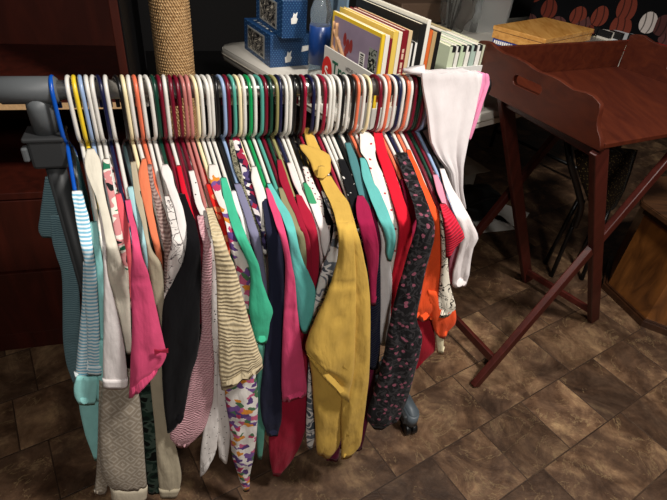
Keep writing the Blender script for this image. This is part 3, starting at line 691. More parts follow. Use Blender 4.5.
garment('blackfloral', 'trousers', 'long black garment with pink flowers and grey swirls reaching down near the caster', 'trousers', fabric('black pink flowers', 'dotswirl', ['#131113', '#8a4c5c', '#343133'], .024, extra=.17),
        [(153, 396, 407), (167, 400, 413.5), (180, 404.5, 418.5), (195, 410.5, 424.5), (210, 415, 430), (225, 416.5, 434.5), (238, 413.5, 434), (252, 408.5, 430.5), (270, 403.5, 425.5), (290, 397.5, 421.5), (320, 390.5, 417), (335, 387.5, 422), (350, 385, 420), (375, 379, 413.5), (395, 373, 408), (410, 368, 402), (420, 367, 397), (428, 373, 384)], L=7, hmax=.017, torso=False, fwd=.014)
garment('tomato', 't_shirt', 'orange tee with flared sleeve right of the black floral garment', 'shirt', S('tomato orange', '#ee5527'),
        [(150, 406.5, 410.5), (175, 414, 421.5), (200, 424, 432.5), (217, 432.5, 440.5), (230, 434, 442), (245, 431.5, 442.5), (268, 425, 442), (290, 418.5, 439), (308, 413.5, 437.5), (318, 412, 437)], L=5,
        panels=[('second_sleeve', [(290, 428, 444), (303, 428, 453), (315, 430, 456), (323, 432, 455), (331, 434.5, 448), (337, 439, 446)], .004, None)])
garment('doodle', 'blouse', 'cream blouse with black line drawing print, cuff over the orange sleeve', 'blouse', fabric('line drawing', 'doodle', ['#ece2cf', '#29241f'], .03, extra=.022),
        [(212, 440, 443.5), (240, 441, 446.5), (262, 441.5, 447.5), (285, 439.5, 450), (300, 437.5, 454), (309, 436, 455.5), (316, 436.5, 448)], L=6,
        panels=[('lower_cuff', [(322, 435.5, 445), (340, 436, 443.5), (353, 437.5, 443)], -.012, S('cream cuff', '#e0d3ae'))])
garment('redrib', 't_shirt', 'red ribbed tee with short sleeve sticking out at the right end', 'shirt', fabric('red ribs', 'ribs', ['#c81830', '#e2304a'], .006),
        [(204, 440, 446), (215, 443, 454), (227, 444.5, 460.5), (237, 445.5, 464.5), (246, 446, 456), (257, 446.5, 449.5)], L=7)
garment('palepink', 't_shirt', 'light pink tee, strip above the red ribbed sleeve', 'shirt', S('light pink cotton', '#dd8fa4'),
        [(175, 433, 437.5), (190, 436.5, 444), (205, 442.5, 450.5), (222, 448.5, 457), (245, 451, 459), (265, 449, 458), (283, 448.5, 455)], L=2)
garment('whiteshirt', 'shirt', 'white long-sleeved shirt hanging last at the right, below the draped trousers', 'shirt', S('white poplin', '#e9dfdd'),
        [(169, 440, 444.5), (185, 444, 451), (205, 451.5, 463), (220, 456.5, 471), (238, 460.5, 478), (247, 459.5, 473.5), (262, 455.5, 470.5), (275, 452.5, 469), (286, 452, 466)], L=4, fold=1.5)
garment('whitelong', 't_shirt', 'white tee hem between the plum sweatshirt and the black floral garment', 'shirt', S('white cotton', '#eae6e4'),
        [(215, 376.5, 381), (245, 381, 386.5), (262, 380, 390), (280, 380, 392), (310, 380, 391), (330, 379.5, 390.5), (344, 380, 388.5)], L=3, drop=.42)
garment('navylong', 'pullover', 'navy ribbed pullover edge right of the lower yellow hoodie', 'pullover', fabric('navy ribs', 'ribs', ['#171a2e', '#272b45'], .006),
        [(235, 371, 377), (262, 370, 380), (280, 369, 380.5), (320, 369, 380.5), (350, 367.5, 380), (368, 368, 378)], L=3, drop=.42)
garment('oxblood', 't_shirt', 'dark red garment hem showing right of the black floral garment, above the caster', 'shirt', S('dark red jersey', '#9c1426'),
        [(255, 412, 424), (300, 412, 430), (330, 414, 434), (350, 413, 434.5), (360, 412, 428, 8), (366, 412, 422, 14)], L=4, drop=.42)
# yellow hoodie: collar flap and zip placket
def hood(rows, s0, name, parent, mat, seed, hm=.008):
    tb = arm_s(HROOT['yellow'])
    link(name, loft_rows(rows, lambda y: s0+lerp_tb(tb, y)*.9, seed, 1.4, hmax=hm, key=name), mat, parent)
hood([(128, 303, 310), (140, 305.5, 316), (153, 310, 322), (166, 317, 327)], .012, 'neckband', yh, YM, 91)
hood([(145, 299.5, 304.5), (149, 300.5, 318), (155, 305.5, 329.5), (163, 310.5, 330.5), (171, 313, 330.5), (177, 316.5, 325)], .03, 'collar', yh, YM, 92, .012)
# small bow on the hot pink sleeve, logo on the white shirt
def on(root_key_name): return next(o for o in COL.objects if o.get('label', '').startswith(root_key_name))
hp = on('hot pink sleeve')
def mark(name, parent, px, py, mat, pts, s):
    bm = BM(); c = ats(px, py, s)
    m = frame(c, RE, V((0, 0, 1)))
    prism(bm, [(a, b) for a, b in pts], 0, .002, m @ Matrix.Rotation(PI/2, 4, 'X'))
    return link(name, bm, mat, parent, smooth=False)
bow = S('rose ribbon', '#a3243e')
mark('bow', hp, 161, 351, bow, [(-.012, -.007), (-.001, -.002), (.012, -.006), (.013, .005), (.001, .002), (-.011, .007)], .268)
# ------------------------------------------------------------------ trousers draped over the rail
WT = S('white twill', '#dbd3d2', extra=.12)
dr = empty('draped_trousers', along(.78, 0, RZ+.02), 'white trousers folded over the right end of the rail, next to the pink cloth', 'trousers')
def drape(name, left, right, back, mat, th, parent, seed, front_s, origin_up=.026, fold=1.0):
    """cloth over the rail: left/right rows (y, x) give the front panel's edges, back = length hanging behind"""
    uv_rows = []
    ys = sorted({p[0] for p in left} | {p[0] for p in right})
    def xi(tab, y):
        if y <= tab[0][0]: return tab[0][1]
        for (a, b), (c, d) in zip(tab, tab[1:]):
            if a <= y <= c: return b+(d-b)*(y-a)/(c-a)
        return tab[-1][1]
    n = 26; y0, y1 = ys[0], ys[-1]; rows = []
    for i in range(n+1):
        y = y0+(y1-y0)*i/n; rows.append((ats(xi(left, y), y, front_s(y)), ats(xi(right, y), y, front_s(y))))
    a, b = rows[0]
    ua, ub = (a-RL).dot(RE), (b-RL).dot(RE)
    arc = []
    for k in range(1, 9):
        t = PI*k/8
        s_ = front_s(y0)*math.cos(t) if t < PI/2 else .03*math.cos(t)
        z_ = (a.z-RZ)+(origin_up+.004-(a.z-RZ))*math.sin(t)
        if t > PI/2: z_ = (origin_up+.004)*math.sin(t)
        arc.append((along(ua, s_, RZ+z_), along(ub, s_, RZ+z_)))
    bk = [(along(ua+.02*k/8, -.03-.004*k, RZ-back*k/8), along(ub-.02*k/8, -.03-.004*k, RZ-back*k/8)) for k in range(1, 9)]
    allr = rows[::-1]+arc+bk
    bm = BM(); uvl = bm.loops.layers.uv.new('UVMap'); m = 22; G = []; cum = 0; pc = None
    for p, q in allr:
        c = (p+q)/2; cum += (c-pc).length if pc else 0; pc = c; row = []
        wd = (q-p)
        for j in range(m+1):
            t = j/m; P = p+wd*t
            d = noise.noise(V((t*2.6+seed, cum*2.2, 1.3)))*.013+noise.noise(V((t*6+seed, cum*2.6, 4.3)))*.005
            d *= fold*min(1, abs(c.z-RZ-.02)*14+.25)
            nrm = RF if (c-RL).dot(RF) > 0 else -RF
            row.append((bm.verts.new(P+nrm*d+V((0, 0, .006*noise.noise(V((t*4, seed, 2)))))), (t*wd.length, cum)))
        G.append(row)
    for A, B in zip(G, G[1:]):
        for j in range(m):
            qd = (A[j], A[j+1], B[j+1], B[j]); f = bm.faces.new([v for v, _ in qd])
            for lp, (_, w) in zip(f.loops, qd): lp[uvl].uv = w
    o = link(name, bm, mat, parent)
    md = o.modifiers.new('thickness', 'SOLIDIFY'); md.thickness = th; md.offset = 0
    md = o.modifiers.new('round', 'BEVEL'); md.width = th*.3; md.segments = 2
    return o
fs = lambda y: .03+.045*ss((y-70)/120)
drape('front_leg', [(74, 421), (90, 422.5), (112, 426), (140, 429), (155, 436), (170, 448), (190, 452), (208, 457)], [(74, 476), (85, 479), (112, 474), (135, 468), (165, 462), (190, 461), (208, 464)], .3, WT, .007, dr, 3.1, fs, fold=1.1)
drape('rear_leg', [(76, 443), (95, 446), (112, 447), (150, 449)], [(76, 482), (86, 480.5), (112, 475), (138, 468), (150, 465)], .25, WT, .006, dr, 8.4, lambda y: .0245+.02*ss((y-70)/80), .024, fold=.8)
# flap lying over the last hooks
bm = BM(); c0 = [ats(402.5, 70.5, .01), ats(414, 66.5, -.005), ats(424, 67.5, -.01), ats(424, 79, .03), ats(409, 78, .024)]
m_ = [bm.verts.new(V((p.x, p.y, RZ+.032+.004*i % .003))) for i, p in enumerate(c0)]; bm.faces.new(m_)
bmesh.ops.subdivide_edges(bm, edges=bm.edges[:], cuts=3, use_grid_fill=True)
o = link('waistband_flap', bm, WT, dr); md = o.modifiers.new('thickness', 'SOLIDIFY'); md.thickness = .008
pk = empty('pink_cloth', along(.86, 0, RZ+.02), 'pink cloth over the far right end of the rail behind the white trousers', 'cloth')
drape('front_fall', [(75, 478), (95, 478), (115, 470), (138, 464)], [(75, 488), (84, 488.5), (100, 482), (120, 475.5), (138, 469)], .2, S('pink fleece', '#e98fb4'), .006, pk, 5.2, lambda y: .022+.012*ss((y-75)/60), .022, fold=.6)
# ------------------------------------------------------------------ hanger names and labels
short = {k: None for k in HROOT}
SN = dict(stripe='striped tee', aqua='aqua tee', taupe='zigzag taupe leg', satin='cream satin blouse', paleshirt='off-white pullover', block='colour-block shirt', coral='coral pink tee', hotpink='hot pink tee', palaqua='pale aqua tee',
 beigepants='beige satin trousers', camo='dark green mottled trousers', orange='orange tee at the left', mesh='dusty pink crochet top', gather='gathered sprig blouse', eyelet='white eyelet blouse', black='black cardigan', redstrip='bright red strip', maroon='dark maroon tee',
 pinkknit='pink knit sweater', dash='dash print top', beigeknit='beige knit sweater', redprint='red print tee', floral='big flower dress', greentee='emerald tee', whitestrip='thin white tee', lavender='lavender tee', tweed='olive mottled top', navyfloral='navy flowered blouse',
 crumple='crumpled white blouse', navytee='navy sweatshirt', pink2='deep pink tee', turq='turquoise tee', khaki='khaki jacket', crimson='crimson sweatshirt', crimson2='crimson tee', blush='pale blush tee', greenwhite='green and white tee', whitefloral='tiny flower blouse',
 blackslv='black top under the yellow collar', feather='grey leaf print shirt', yellow='mustard hoodie', blackcat='black top with white print', magenta='raspberry magenta sweatshirt', tealslv='dark teal jacket', teal='bright teal blouse', plum='plum sweatshirt', embroid='red-sprigged blouse',
 red='scarlet tee', raspberry='raspberry pink tee', blackfloral='black floral garment', tomato='flared orange tee', doodle='line drawing blouse', palepink='light pink tee', redrib='red ribbed tee', whiteshirt='last white shirt', whitelong='plain white tee', navylong='navy ribbed pullover', oxblood='dark red tee')
for i, (r, c, g) in enumerate(HLIST):
    cn = HCN.get(c, c)
    if g: lb = f'{cn} plastic hanger holding the {SN[g]}'
    else:
        nx = next(((k, h[2]) for k, h in enumerate(HLIST[i:]) if h[2]), None); pv = next((h[2] for h in HLIST[i::-1] if h[2]), None)
        if nx: 
            lb = f'bare {cn} plastic hanger, {["","first","second","third","fourth","fifth"][nx[0]]} left of the one with the {SN[nx[1]]}'
        else: lb = f'bare {cn} plastic hanger at the right end, beside the draped white trousers'
    tag(r, lb, 'hanger', 'plastic clothes hangers on the rail')
# ------------------------------------------------------------------ tall dark red bookcase at the left
CA = V((math.cos(R(18)), math.sin(R(18)), 0)); C0 = V((-.9, 1.183, 0))
CB = wood('dark mahogany laminate', '#2f1009', '#45180e', 3, .45, (6, 6, 1), coat=.05, spec=.3)
CBd = wood('mahogany back panel', '#4a1c12', '#5e2517', 3, .5, (6, 6, 1), coat=0, spec=.3)
MC = frame(C0+CA*.325, -CA)            # x runs left from the right front corner, y towards the viewer is negative depth
MC = frame(C0+CA*.338, CA)             # x along the front (negative = left), y into the case
bc = empty('bookcase', C0+CA*-.1, 'tall dark red bookcase behind the left end of the rack', 'bookcase')
D_, W_, T_ = .56, 1.15, .021
def cbx(n, lo, hi, mat=CB, parent=bc, bev=.002): return boxobj(n, lo, hi, MC, mat, parent, bev)
cbx('side_panel', (-T_, 0, 0), (0, D_, 1.9)); cbx('side_panel', (-W_, 0, 0), (-W_+T_, D_, 1.9))
cbx('side_shade_sheet', (.0002, .004, 0), (.004, D_, 1.9), plain('black side shade', '#060506', .7, spec=.15)); cbx('back_panel', (-W_+T_, D_-.012, .05), (-T_, D_, 1.88), CBd)  # thin black sheet: shade on the case's right flank, put in as colour
sh = cbx('shelf', (-W_+T_, .004, .862), (-T_, D_-.013, .884))
cbx('chipped_edge', (-W_+T_, -.001, .866), (-T_, .0045, .882), plain('raw chipboard', '#c9a274', .8, mott=.35, mscale=160), sh, 0)
cbx('shelf', (-W_+T_, .004, .60), (-T_, D_-.013, .622))
cbx('shelf', (-W_+T_, .004, 1.5), (-T_, D_-.013, 1.522))
for z0_, z1_ in ((.08, .335), (.345, .595)):
    cbx('drawer', (-W_+T_+.003, .006, z0_), (-T_-.003, .03, z1_))
cbx('plinth', (-W_+T_, .012, 0), (-T_, .03, .075)); cbx('top_panel', (-W_, 0, 1.9), (0, D_, 1.93))
# ------------------------------------------------------------------ sisal post
sp_ = empty('scratching_post', (-.555, 1.58, 0), 'sisal rope scratching post standing right of the bookcase', 'scratching post')
bm = BM(); m0 = Matrix.Translation((-.555, 1.58, 0))
prof = [(.05, .03)]
z = .035; 
while z < 1.28: prof += [(.0535, z), (.0585, z+.0036), (.0585, z+.0054)]; z += .009
prof.append((.05, 1.285)); lathe(bm, prof, m0, 40)
def rope():
    n = NT('sisal rope'); b = n.b
    tc = n.n('ShaderNodeTexCoord').outputs['Object']; sx = n.n('ShaderNodeSeparateXYZ', ins={0: tc})
    ang = n.math('ARCTAN2', sx.outputs[1], sx.outputs[0])
    w1 = n.math('SINE', n.math('ADD', n.math('MULTIPLY', ang, 44.0), n.math('MULTIPLY', sx.outputs[2], 420.0)))
    nz = n.n('ShaderNodeTexNoise', ins={'Vector': tc, 'Scale': 90.0, 'Detail': 3.0})
    f = n.math('MULTIPLY_ADD', w1, .28, nz.outputs[0])
    n.l(n.ramp(f, [(.2, rgb('#7d5a34')), (.55, rgb('#b98f5c')), (.85, rgb('#dcb887'))]), b.inputs['Base Color'])
    bp = n.n('ShaderNodeBump', ins={'Strength': .8, 'Distance': .003, 'Height': f}); n.l(bp.outputs[0], b.inputs['Normal'])
    b.inputs['Roughness'].default_value = .9; return n.m
link('post', bm, rope(), sp_)
bm = BM(); lathe(bm, [(.096, 0), (.1, .004), (.1, .03), (.095, .035)], m0, 36)
bb = link('base', bm, plain('dark carpet', '#231d1a', .95, bump=.4), sp_, smooth=False)
bm = BM(); lathe(bm, [(.06, 1.285), (.07, 1.29), (.07, 1.31), (.05, 1.315)], m0, 30); link('top_cap', bm, plain('dark carpet', '#231d1a', .95), sp_)
# ------------------------------------------------------------------ black chest far behind
ch = empty('storage_chest', (-.75, 2.5, 0), 'low black chest in the dark behind the sisal post', 'chest')
MK = frame((-.95, 2.35, 0), V((math.cos(R(22)), math.sin(R(22)), 0)))
bk = plain('black lacquer', '#0b0a0a', .4)
boxobj('body', (0, 0, 0), (.62, .4, .575), MK, bk, ch, .004); boxobj('lid', (-.01, -.01, .578), (.63, .41, .60), MK, bk, ch, .004)

# ------------------------------------------------------------------ long folding table
TZ = .82
TA = V((math.cos(R(40)), math.sin(R(40)), 0))
tl, ln = V((.643, -.766, 0)), TA
k_ = (CAM_H-TZ)/.66
cf = atz(217, 44, TZ); cf.z = 0; rn = V((.549*k_, 1.925*k_, 0))
# near left corner: where the left end meets the near edge
den = tl.x*(-ln.y)+tl.y*ln.x
dx, dy = rn.x-cf.x, rn.y-cf.y
uu = (dx*(-ln.y)+dy*ln.x)/den
nc = cf+tl*uu
WID = (nc-cf).length
MT = frame(nc, TA)                      # x along the near edge, y away
TW = plain('pale plastic table top', '#d5cfc4', .5, bump=.05)
tb_ = empty('folding_table', nc+TA*.9, 'long pale folding table covered with books and boxes behind the rack', 'table')
LEN = 2.3
def rrect(x0, y0, x1, y1, r, k=7):
    pts = []
    for cx, cy, a0 in ((x1-r, y0+r, -90), (x1-r, y1-r, 0), (x0+r, y1-r, 90), (x0+r, y0+r, 180)):
        for i in range(k+1): a = R(a0+90*i/k); pts.append((cx+r*math.cos(a), cy+r*math.sin(a)))
    return pts
bm = BM(); prism(bm, rrect(0, 0, LEN, WID, .06), TZ-.05, TZ, MT)
bmesh.ops.bevel(bm, geom=[e for e in bm.edges if abs(e.verts[0].co.z-e.verts[1].co.z) < 1e-5], offset=.007, segments=3, affect='EDGES')
tt = link('table_top', bm, TW, tb_)
bm = BM(); prism(bm, rrect(-.003, -.003, LEN+.003, WID+.003, .063), TZ-.03, TZ-.024, MT); link('edge_groove_shade', bm, plain('groove shade', '#a59d90', .6), tt)  # raised band; the groove's shade is only its darker colour
MB = plain('black steel leg', '#0c0c0d', .35)
for x_ in (.3, LEN-.3):
    for y_ in (.12, WID-.12):
        bm = BM(); tube(bm, [MT @ V((x_, y_, TZ-.05)), MT @ V((x_, y_, .0))], .014, 12); link('leg', bm, MB, tb_)
    bm = BM(); tube(bm, [MT @ V((x_, .12, .12)), MT @ V((x_, WID-.12, .12))], .011, 12); link('cross_bar', bm, MB, tb_)
# the bent leg brace seen under the tray
bm = BM(); tube(bm, smooth_path([atz(566, 128, .74), atz(570, 160, .66), atz(578, 190, .52), atz(581, 207, .44), atz(575, 226, .33)], 6), .013, 12); link('bent_brace', bm, MB, tb_)

# ---- things on the table -------------------------------------------------
def giftbox(name, near, left, right, ht, label):
    """box given by three floor corners"""
    ax = (right-near); ay = (left-near); lx, ly = ax.length, ay.length
    ax.normalize(); m = frame(near, ax)
    r = empty(name, near+V((0, 0, 0)), label, 'box', 'blue picture boxes')
    r.location = m @ V((lx/2, ly/2, 0))
    blue = MATS.get('blue dotted card')
    if not blue:
        n = NT('blue dotted card'); tc = n.n('ShaderNodeTexCoord').outputs['Object']
        sx = n.n('ShaderNodeSeparateXYZ', ins={0: tc})
        f = n.math('MULTIPLY', n.math('SINE', n.math('MULTIPLY', n.math('ADD', sx.outputs[0], sx.outputs[1]), 420.0)), n.math('SINE', n.math('MULTIPLY', sx.outputs[2], 420.0)))
        n.l(n.mix(n.math('GREATER_THAN', f, .8), rgb('#173a63'), rgb('#6288ad')), n.b.inputs['Base Color']); n.b.inputs['Roughness'].default_value = .4
        MATS['blue dotted card'] = n.m; blue = n.m
    boxobj('carton', (0, 0, 0), (lx, ly, ht), m, blue, r, .0015)
    pic = fabric('photo print '+name+str(round(ht, 3)), 'patch', ['#15151a', '#3d3b3a', '#8a8379', '#23211f', '#c9bfae'], .03, rough=.3, sheen=0)
    fr = boxobj('picture_frame', (-.0015, ly*.2, ht*.14), (.001, ly*.84, ht*.86), m, plain('silver ink', '#a9a8a2', .35, metal=.3), r, 0)
    bm = BM(); uvl = bm.loops.layers.uv.new('UVMap')
    q = [bm.verts.new(m @ V(p)) for p in ((-.002, ly*.23, ht*.19), (-.002, ly*.81, ht*.19), (-.002, ly*.81, ht*.81), (-.002, ly*.23, ht*.81))]
    f = bm.faces.new(q)
    for lp, w_ in zip(f.loops, ((0, 0), (.2, 0), (.2, .12), (0, .12))): lp[uvl].uv = w_
    link('picture', bm, pic, fr, smooth=False)
    bm = BM(); uvl = bm.loops.layers.uv.new('UVMap')
    q = [bm.verts.new(m @ V(p)) for p in ((lx*.12, ly*.15, ht+.001), (lx*.88, ly*.15, ht+.001), (lx*.88, ly*.85, ht+.001), (lx*.12, ly*.85, ht+.001))]
    f = bm.faces.new(q)
    for lp, w_ in zip(f.loops, ((0, 0), (.1, 0), (.1, .2), (0, .2))): lp[uvl].uv = w_
    link('top_picture', bm, fabric('top print', 'patch', ['#1d3f66', '#d8d4cc', '#1b2c44', '#8c959c'], .025, rough=.3, sheen=0), r, smooth=False)
    return r, m, lx, ly
def sticker(parent, m, lx, ht, pts):
    bm = BM(); prism(bm, pts, -.0015, .0, m @ Matrix.Rotation(PI/2, 4, 'X') @ Matrix.Rotation(0, 4, 'X'))
    link('white_sticker', bm, plain('white paper', '#e9e6df', .6), parent, smooth=False)
ht1 = .118
n1, l1, r1 = atz(270, 68, TZ), atz(241, 48.6, TZ), atz(312, 65, TZ)
b1, m1, lx1, ly1 = giftbox('picture_box', n1, l1, r1, ht1, 'blue dotted box with framed photo, lower of the two at the table corner')
n2, l2 = atz(282, 38.7, TZ+ht1+.002), atz(253, 20, TZ+ht1+.002)
d2 = (atz(306, 38, TZ+ht1+.002)-n2)
b2, m2, lx2, ly2 = giftbox('picture_box', n2, l2, n2+d2, .125, 'blue dotted box with framed photo stacked on top of the lower one')
def scut(cx, cz, s): return [(cx+a*s, cz+b*s) for a, b in ((-.5, -.9), (.35, -.8), (.6, -.1), (.35, .1), (.5, .9), (.1, .55), (-.15, .8), (-.3, .1), (-.6, -.1))]
for parent, m, pts in ((b1, m1, scut(lx1*.42, ht1*.32, .024)), (b1, m1, [(lx1*.72, ht1*.45), (lx1*.95, ht1*.5), (lx1*.97, ht1*.66), (lx1*.74, ht1*.62)]), (b2, m2, scut(lx2*.48, .068, .022))):
    bm = BM()
    a = [bm.verts.new(m @ V((x, -.0015, z))) for x, z in pts]; b = [bm.verts.new(m @ V((x, .0004, z))) for x, z in pts]
    bm.faces.new(a); bm.faces.new(b[::-1])
    for i in range(len(pts)): bm.faces.new((a[i], b[i], b[(i+1) % len(pts)], a[(i+1) % len(pts)]))
    link('white_sticker', bm, plain('white paper', '#e9e6df', .6), parent, smooth=False)
# bottle
bp_ = atz(317, 80, TZ)
bo = empty('plastic_bottle', bp_, 'large clear plastic bottle with dark blue label right of the blue boxes', 'bottle')
mb = Matrix.Translation(bp_) @ Matrix.Scale(.84, 4, (1, 0, 0)) @ Matrix.Scale(.84, 4, (0, 1, 0))
GL_ = plain('clear plastic', '#dfe3e4', .08, trans=.92, spec=.5); GL_.node_tree.nodes['Principled BSDF'].inputs['IOR'].default_value = 1.25
bm = BM(); lathe(bm, [(.034, .0), (.042, .006), (.043, .03), (.041, .05), (.043, .06), (.043, .19), (.04, .2), (.044, .215), (.044, .235), (.038, .25), (.028, .285), (.015, .31), (.014, .33)], mb, 32); link('bottle_body', bm, GL_, bo)
bm = BM(); lathe(bm, [(.0425, .062), (.0445, .063), (.0445, .188), (.0425, .189)], mb, 32); link('label', bm, plain('dark blue label', '#15356e', .3, mott=.3, mscale=30), bo)
bm = BM(); lathe(bm, [(.013, .331), (.018, .332), (.018, .352), (.016, .355)], mb, 24); link('bottle_cap', bm, plain('blue cap', '#1b3f86', .4), bo)
# carton with the books
ZT_ = TZ+.165
c_far, c_near = atz(326, 45, ZT_), atz(376, 75, ZT_)
BY = (c_far-c_near); BL_ = BY.length; BY.normalize(); BX = V((BY.y, -BY.x, 0))       # BX: to the right along the row, BY: away
cn0 = V((c_near.x, c_near.y, TZ)); MBX = frame(cn0, BX)
BOXL = .30
cx_ = empty('cardboard_carton', MBX @ V((BOXL/2, BL_/2, 0)), 'pale printed carton full of upright books in front of the bottle', 'box')
card = plain('pale printed card', '#cfcbc3', .6, bump=.03)
hb = ZT_-TZ
for nm, lo, hi in (('carton_end', (-.005, 0, 0), (0, BL_, hb)), ('carton_end', (BOXL, 0, 0), (BOXL+.005, BL_, hb*.6)), ('carton_side', (0, -.005, 0), (BOXL, 0, hb*.42)), ('carton_side', (0, BL_, 0), (BOXL, BL_+.005, hb*.6)), ('carton_floor', (0, 0, .0), (BOXL, BL_, .005))):
    boxobj(nm, lo, hi, MBX, card, cx_, .001)
# print on the carton's end: red disc, green word, small grey word
def text(body, size, mat, m, parent, name, ext=.0006):
    cu = bpy.data.curves.new(name, 'FONT'); cu.body = body; cu.size = size; cu.extrude = ext; cu.offset = size*.012
    o = bpy.data.objects.new(name, cu); COL.objects.link(o)
    dg = bpy.context.evaluated_depsgraph_get(); me = bpy.data.meshes.new_from_object(o.evaluated_get(dg)); bpy.data.objects.remove(o)
    bm = BM(); bm.from_mesh(me); bm.transform(m); return link(name, bm, mat, parent, smooth=False)
# the end faces -BX; its text runs from far (left) to near (right)
def endm(y, z): return MBX @ Matrix.Translation((-.0056, y, z)) @ Matrix(((0, 0, -1, 0), (-1, 0, 0, 0), (0, 1, 0, 0), (0, 0, 0, 1)))
text('Tropical', .062, plain('green print', '#1c5b43', .5), endm(BL_*.80, hb-.072), cx_, 'printed_word')
text('MEDELLIN', .017, plain('grey print', '#8d8a86', .5), endm(BL_*.52, hb-.034), cx_, 'printed_small_word')
bm = BM(); prism(bm, [(.034*math.cos(2*PI*k/28), .048*math.sin(2*PI*k/28)) for k in range(28)], 0, .0008, endm(BL_*.905, hb-.075)); disc = link('red_disc', bm, plain('red print', '#c4281f', .5), cx_, smooth=False)
text('S', .05, plain('white paper', '#e9e6df', .6), endm(BL_*.905+.015, hb-.092) @ Matrix.Translation((0, 0, .001)), disc, 'white_letter')

PAGE = plain('page edges', '#ddd3bd', .85, mott=.08, mscale=300)
def book(m, x0, th, y0, dep, z0, ht, col, label, lean=0.0, cat='book', group=None, paper=False, name='book', spine=None):
    """upright book; spine faces the viewer (y0), m is the row's frame"""
    mm = m @ Matrix.Translation((x0, y0, z0)) @ Matrix.Rotation(lean, 4, 'Y')
    r = empty(name, mm @ V((th/2, dep/2, 0)), label, cat, group)
    mat = col if not isinstance(col, str) else plain('cover '+col, col, .45)
    t = min(.0025, th*.2)
    bm = BM(); bx(bm, (0, 0, 0), (t, dep, ht), mm); bx(bm, (th-t, 0, 0), (th, dep, ht), mm); bx(bm, (t, 0, 0), (th-t, t, ht), mm)
    cv = link('cover', bm, mat, r, smooth=False)
    g = 0 if paper else .003
    boxobj('pages', (t, t, g), (th-t, dep-g, ht-g), mm, PAGE, r, 0)
    if spine:
        rnd = random.Random(int(x0*1e4))
        bm = BM(); z_ = ht*.2
        while z_ < ht*.8:
            h_ = rnd.uniform(.006, .016); bx(bm, (th*.32, -.0006, z_), (th*.68, .0004, z_+h_), mm); z_ += h_+rnd.choice((.003, .003, .009))
        link('spine_lettering', bm, plain('cover '+spine, spine, .5), cv, smooth=False)
    return r
# upright books in the carton, from the front magazine to the right
top0 = TZ+.285
GB = 'upright books in the pale carton'
mag = fabric('magazine cover photo', 'patch', ['#6d5560', '#9a8aa0', '#c9a27d', '#8a5f42', '#d8b48e', '#54353a'], .05, rough=.35, sheen=0)
x_ = .012; bz = TZ+.006
def rowbook(th, ht, col, label, dep=.27, y0=.012, **k):
    global x_
    b = book(MBX, x_, th, y0, dep, .006, ht, col, label, group=GB, **k); x_ += th+.0012; return b
mg = rowbook(.010, .262, '#e9c22e', 'magazine with yellow border and picture of pale roots, front of the carton', dep=BL_*.93, name='magazine', paper=True)
# cover picture, barcode on the face turned to the left
mm = MBX @ Matrix.Translation((.012, .012, .006))
DEPM = BL_*.93
def facepatch(name, y0, y1, z0, z1, mat, parent, off, uvs=None):
    bm = BM(); uvl = bm.loops.layers.uv.new('UVMap')
    a = [(y0, z0), (y1, z0), (y1, z1), (y0, z1)]
    q = [bm.verts.new(mm @ V((off, y, z))) for y, z in a]
    b = [bm.verts.new(mm @ V((0, y, z))) for y, z in a]
    fs_ = [bm.faces.new(q), ]
    for i in range(4): bm.faces.new((q[i], b[i], b[(i+1) % 4], q[(i+1) % 4]))
    for lp, (y, z) in zip(fs_[0].loops, a): lp[uvl].uv = (y, z)
    return link(name, bm, mat, parent, smooth=False)
art = facepatch('cover_picture', .006, DEPM-.012, .0, .252, plain('mauve cover art', '#8f7f92', .35, mott=.25, mscale=14), mg, -.0008)
for i, (pts) in enumerate([[(.27, .21), (.22, .17), (.15, .10), (.11, .03)], [(.255, .235), (.24, .15), (.215, .07), (.2, .01)], [(.28, .16), (.21, .13), (.13, .13), (.08, .11)], [(.235, .19), (.19, .12), (.16, .05), (.155, .0)], [(.285, .235), (.275, .12), (.25, .03)]]):
    pts = [(min(y*DEPM/.29, DEPM-.015), z) for y, z in pts]
    bm = BM(); tube(bm, smooth_path([mm @ V((-.0015, y, z)) for y, z in pts], 5), .007-.0006*i, 8); link('painted_root', bm, plain('pale root paint', '#c99a70', .5), art)
bm = BM()
for y, z, s in ((.2, .2, .02), (.18, .185, .022), (.16, .19, .02), (.19, .165, .018)):
    c = [(y*DEPM/.29+s*.5*math.cos(t), z+s*math.sin(t)) for t in [2*PI*k/9 for k in range(9)]]
    bm.faces.new([bm.verts.new(mm @ V((-.0013-.0001*s, a, b))) for a, b in c])
link('red_flowers', bm, plain('red flower paint', '#8c2f2c', .5), art, smooth=False)
bc_ = facepatch('bar_code', .075, .105, .08, .19, plain('white paper', '#e9e6df', .6), mg, -.0012)
bm = BM(); rnd = random.Random(3); z_ = .086
while z_ < .184:
    h_ = rnd.choice((.002, .003, .005)); 
    bm.faces.new([bm.verts.new(mm @ V((-.0015, y, z))) for y, z in ((.08, z_), (.099, z_), (.099, z_+h_), (.08, z_+h_))]); z_ += h_+rnd.choice((.002, .003))
link('bars', bm, plain('ink', '#1a1918', .6), bc_, smooth=False)
facepatch('dark_photo_strip', .012, .055, .07, .215, fabric('leaf photo', 'patch', ['#2d332c', '#8f9488', '#171a17', '#b9b6a6'], .02, rough=.4, sheen=0), mg, -.0012)
rowbook(.014, .258, '#e6e0d4', 'white paperback directly behind the yellow magazine', dep=.28)
rowbook(.008, .25, '#7c1c26', 'thin dark red book behind the white paperback', dep=.27)
rowbook(.016, .268, '#e3c25a', 'yellow softcover book with pale page block, fourth in the carton', dep=.31)
rowbook(.012, .266, '#e9dfc8', 'cream softcover right of the yellow softcover', dep=.31)
rowbook(.019, .27, '#7e1822', 'thick maroon hardback with pale spine lettering', dep=.3, spine='#d9b9a0')
rowbook(.012, .268, '#d7bd92', 'tan book right of the maroon hardback', dep=.3)
rowbook(.006, .235, '#e8e6df', 'thin white booklet right of the tan book', dep=.24)
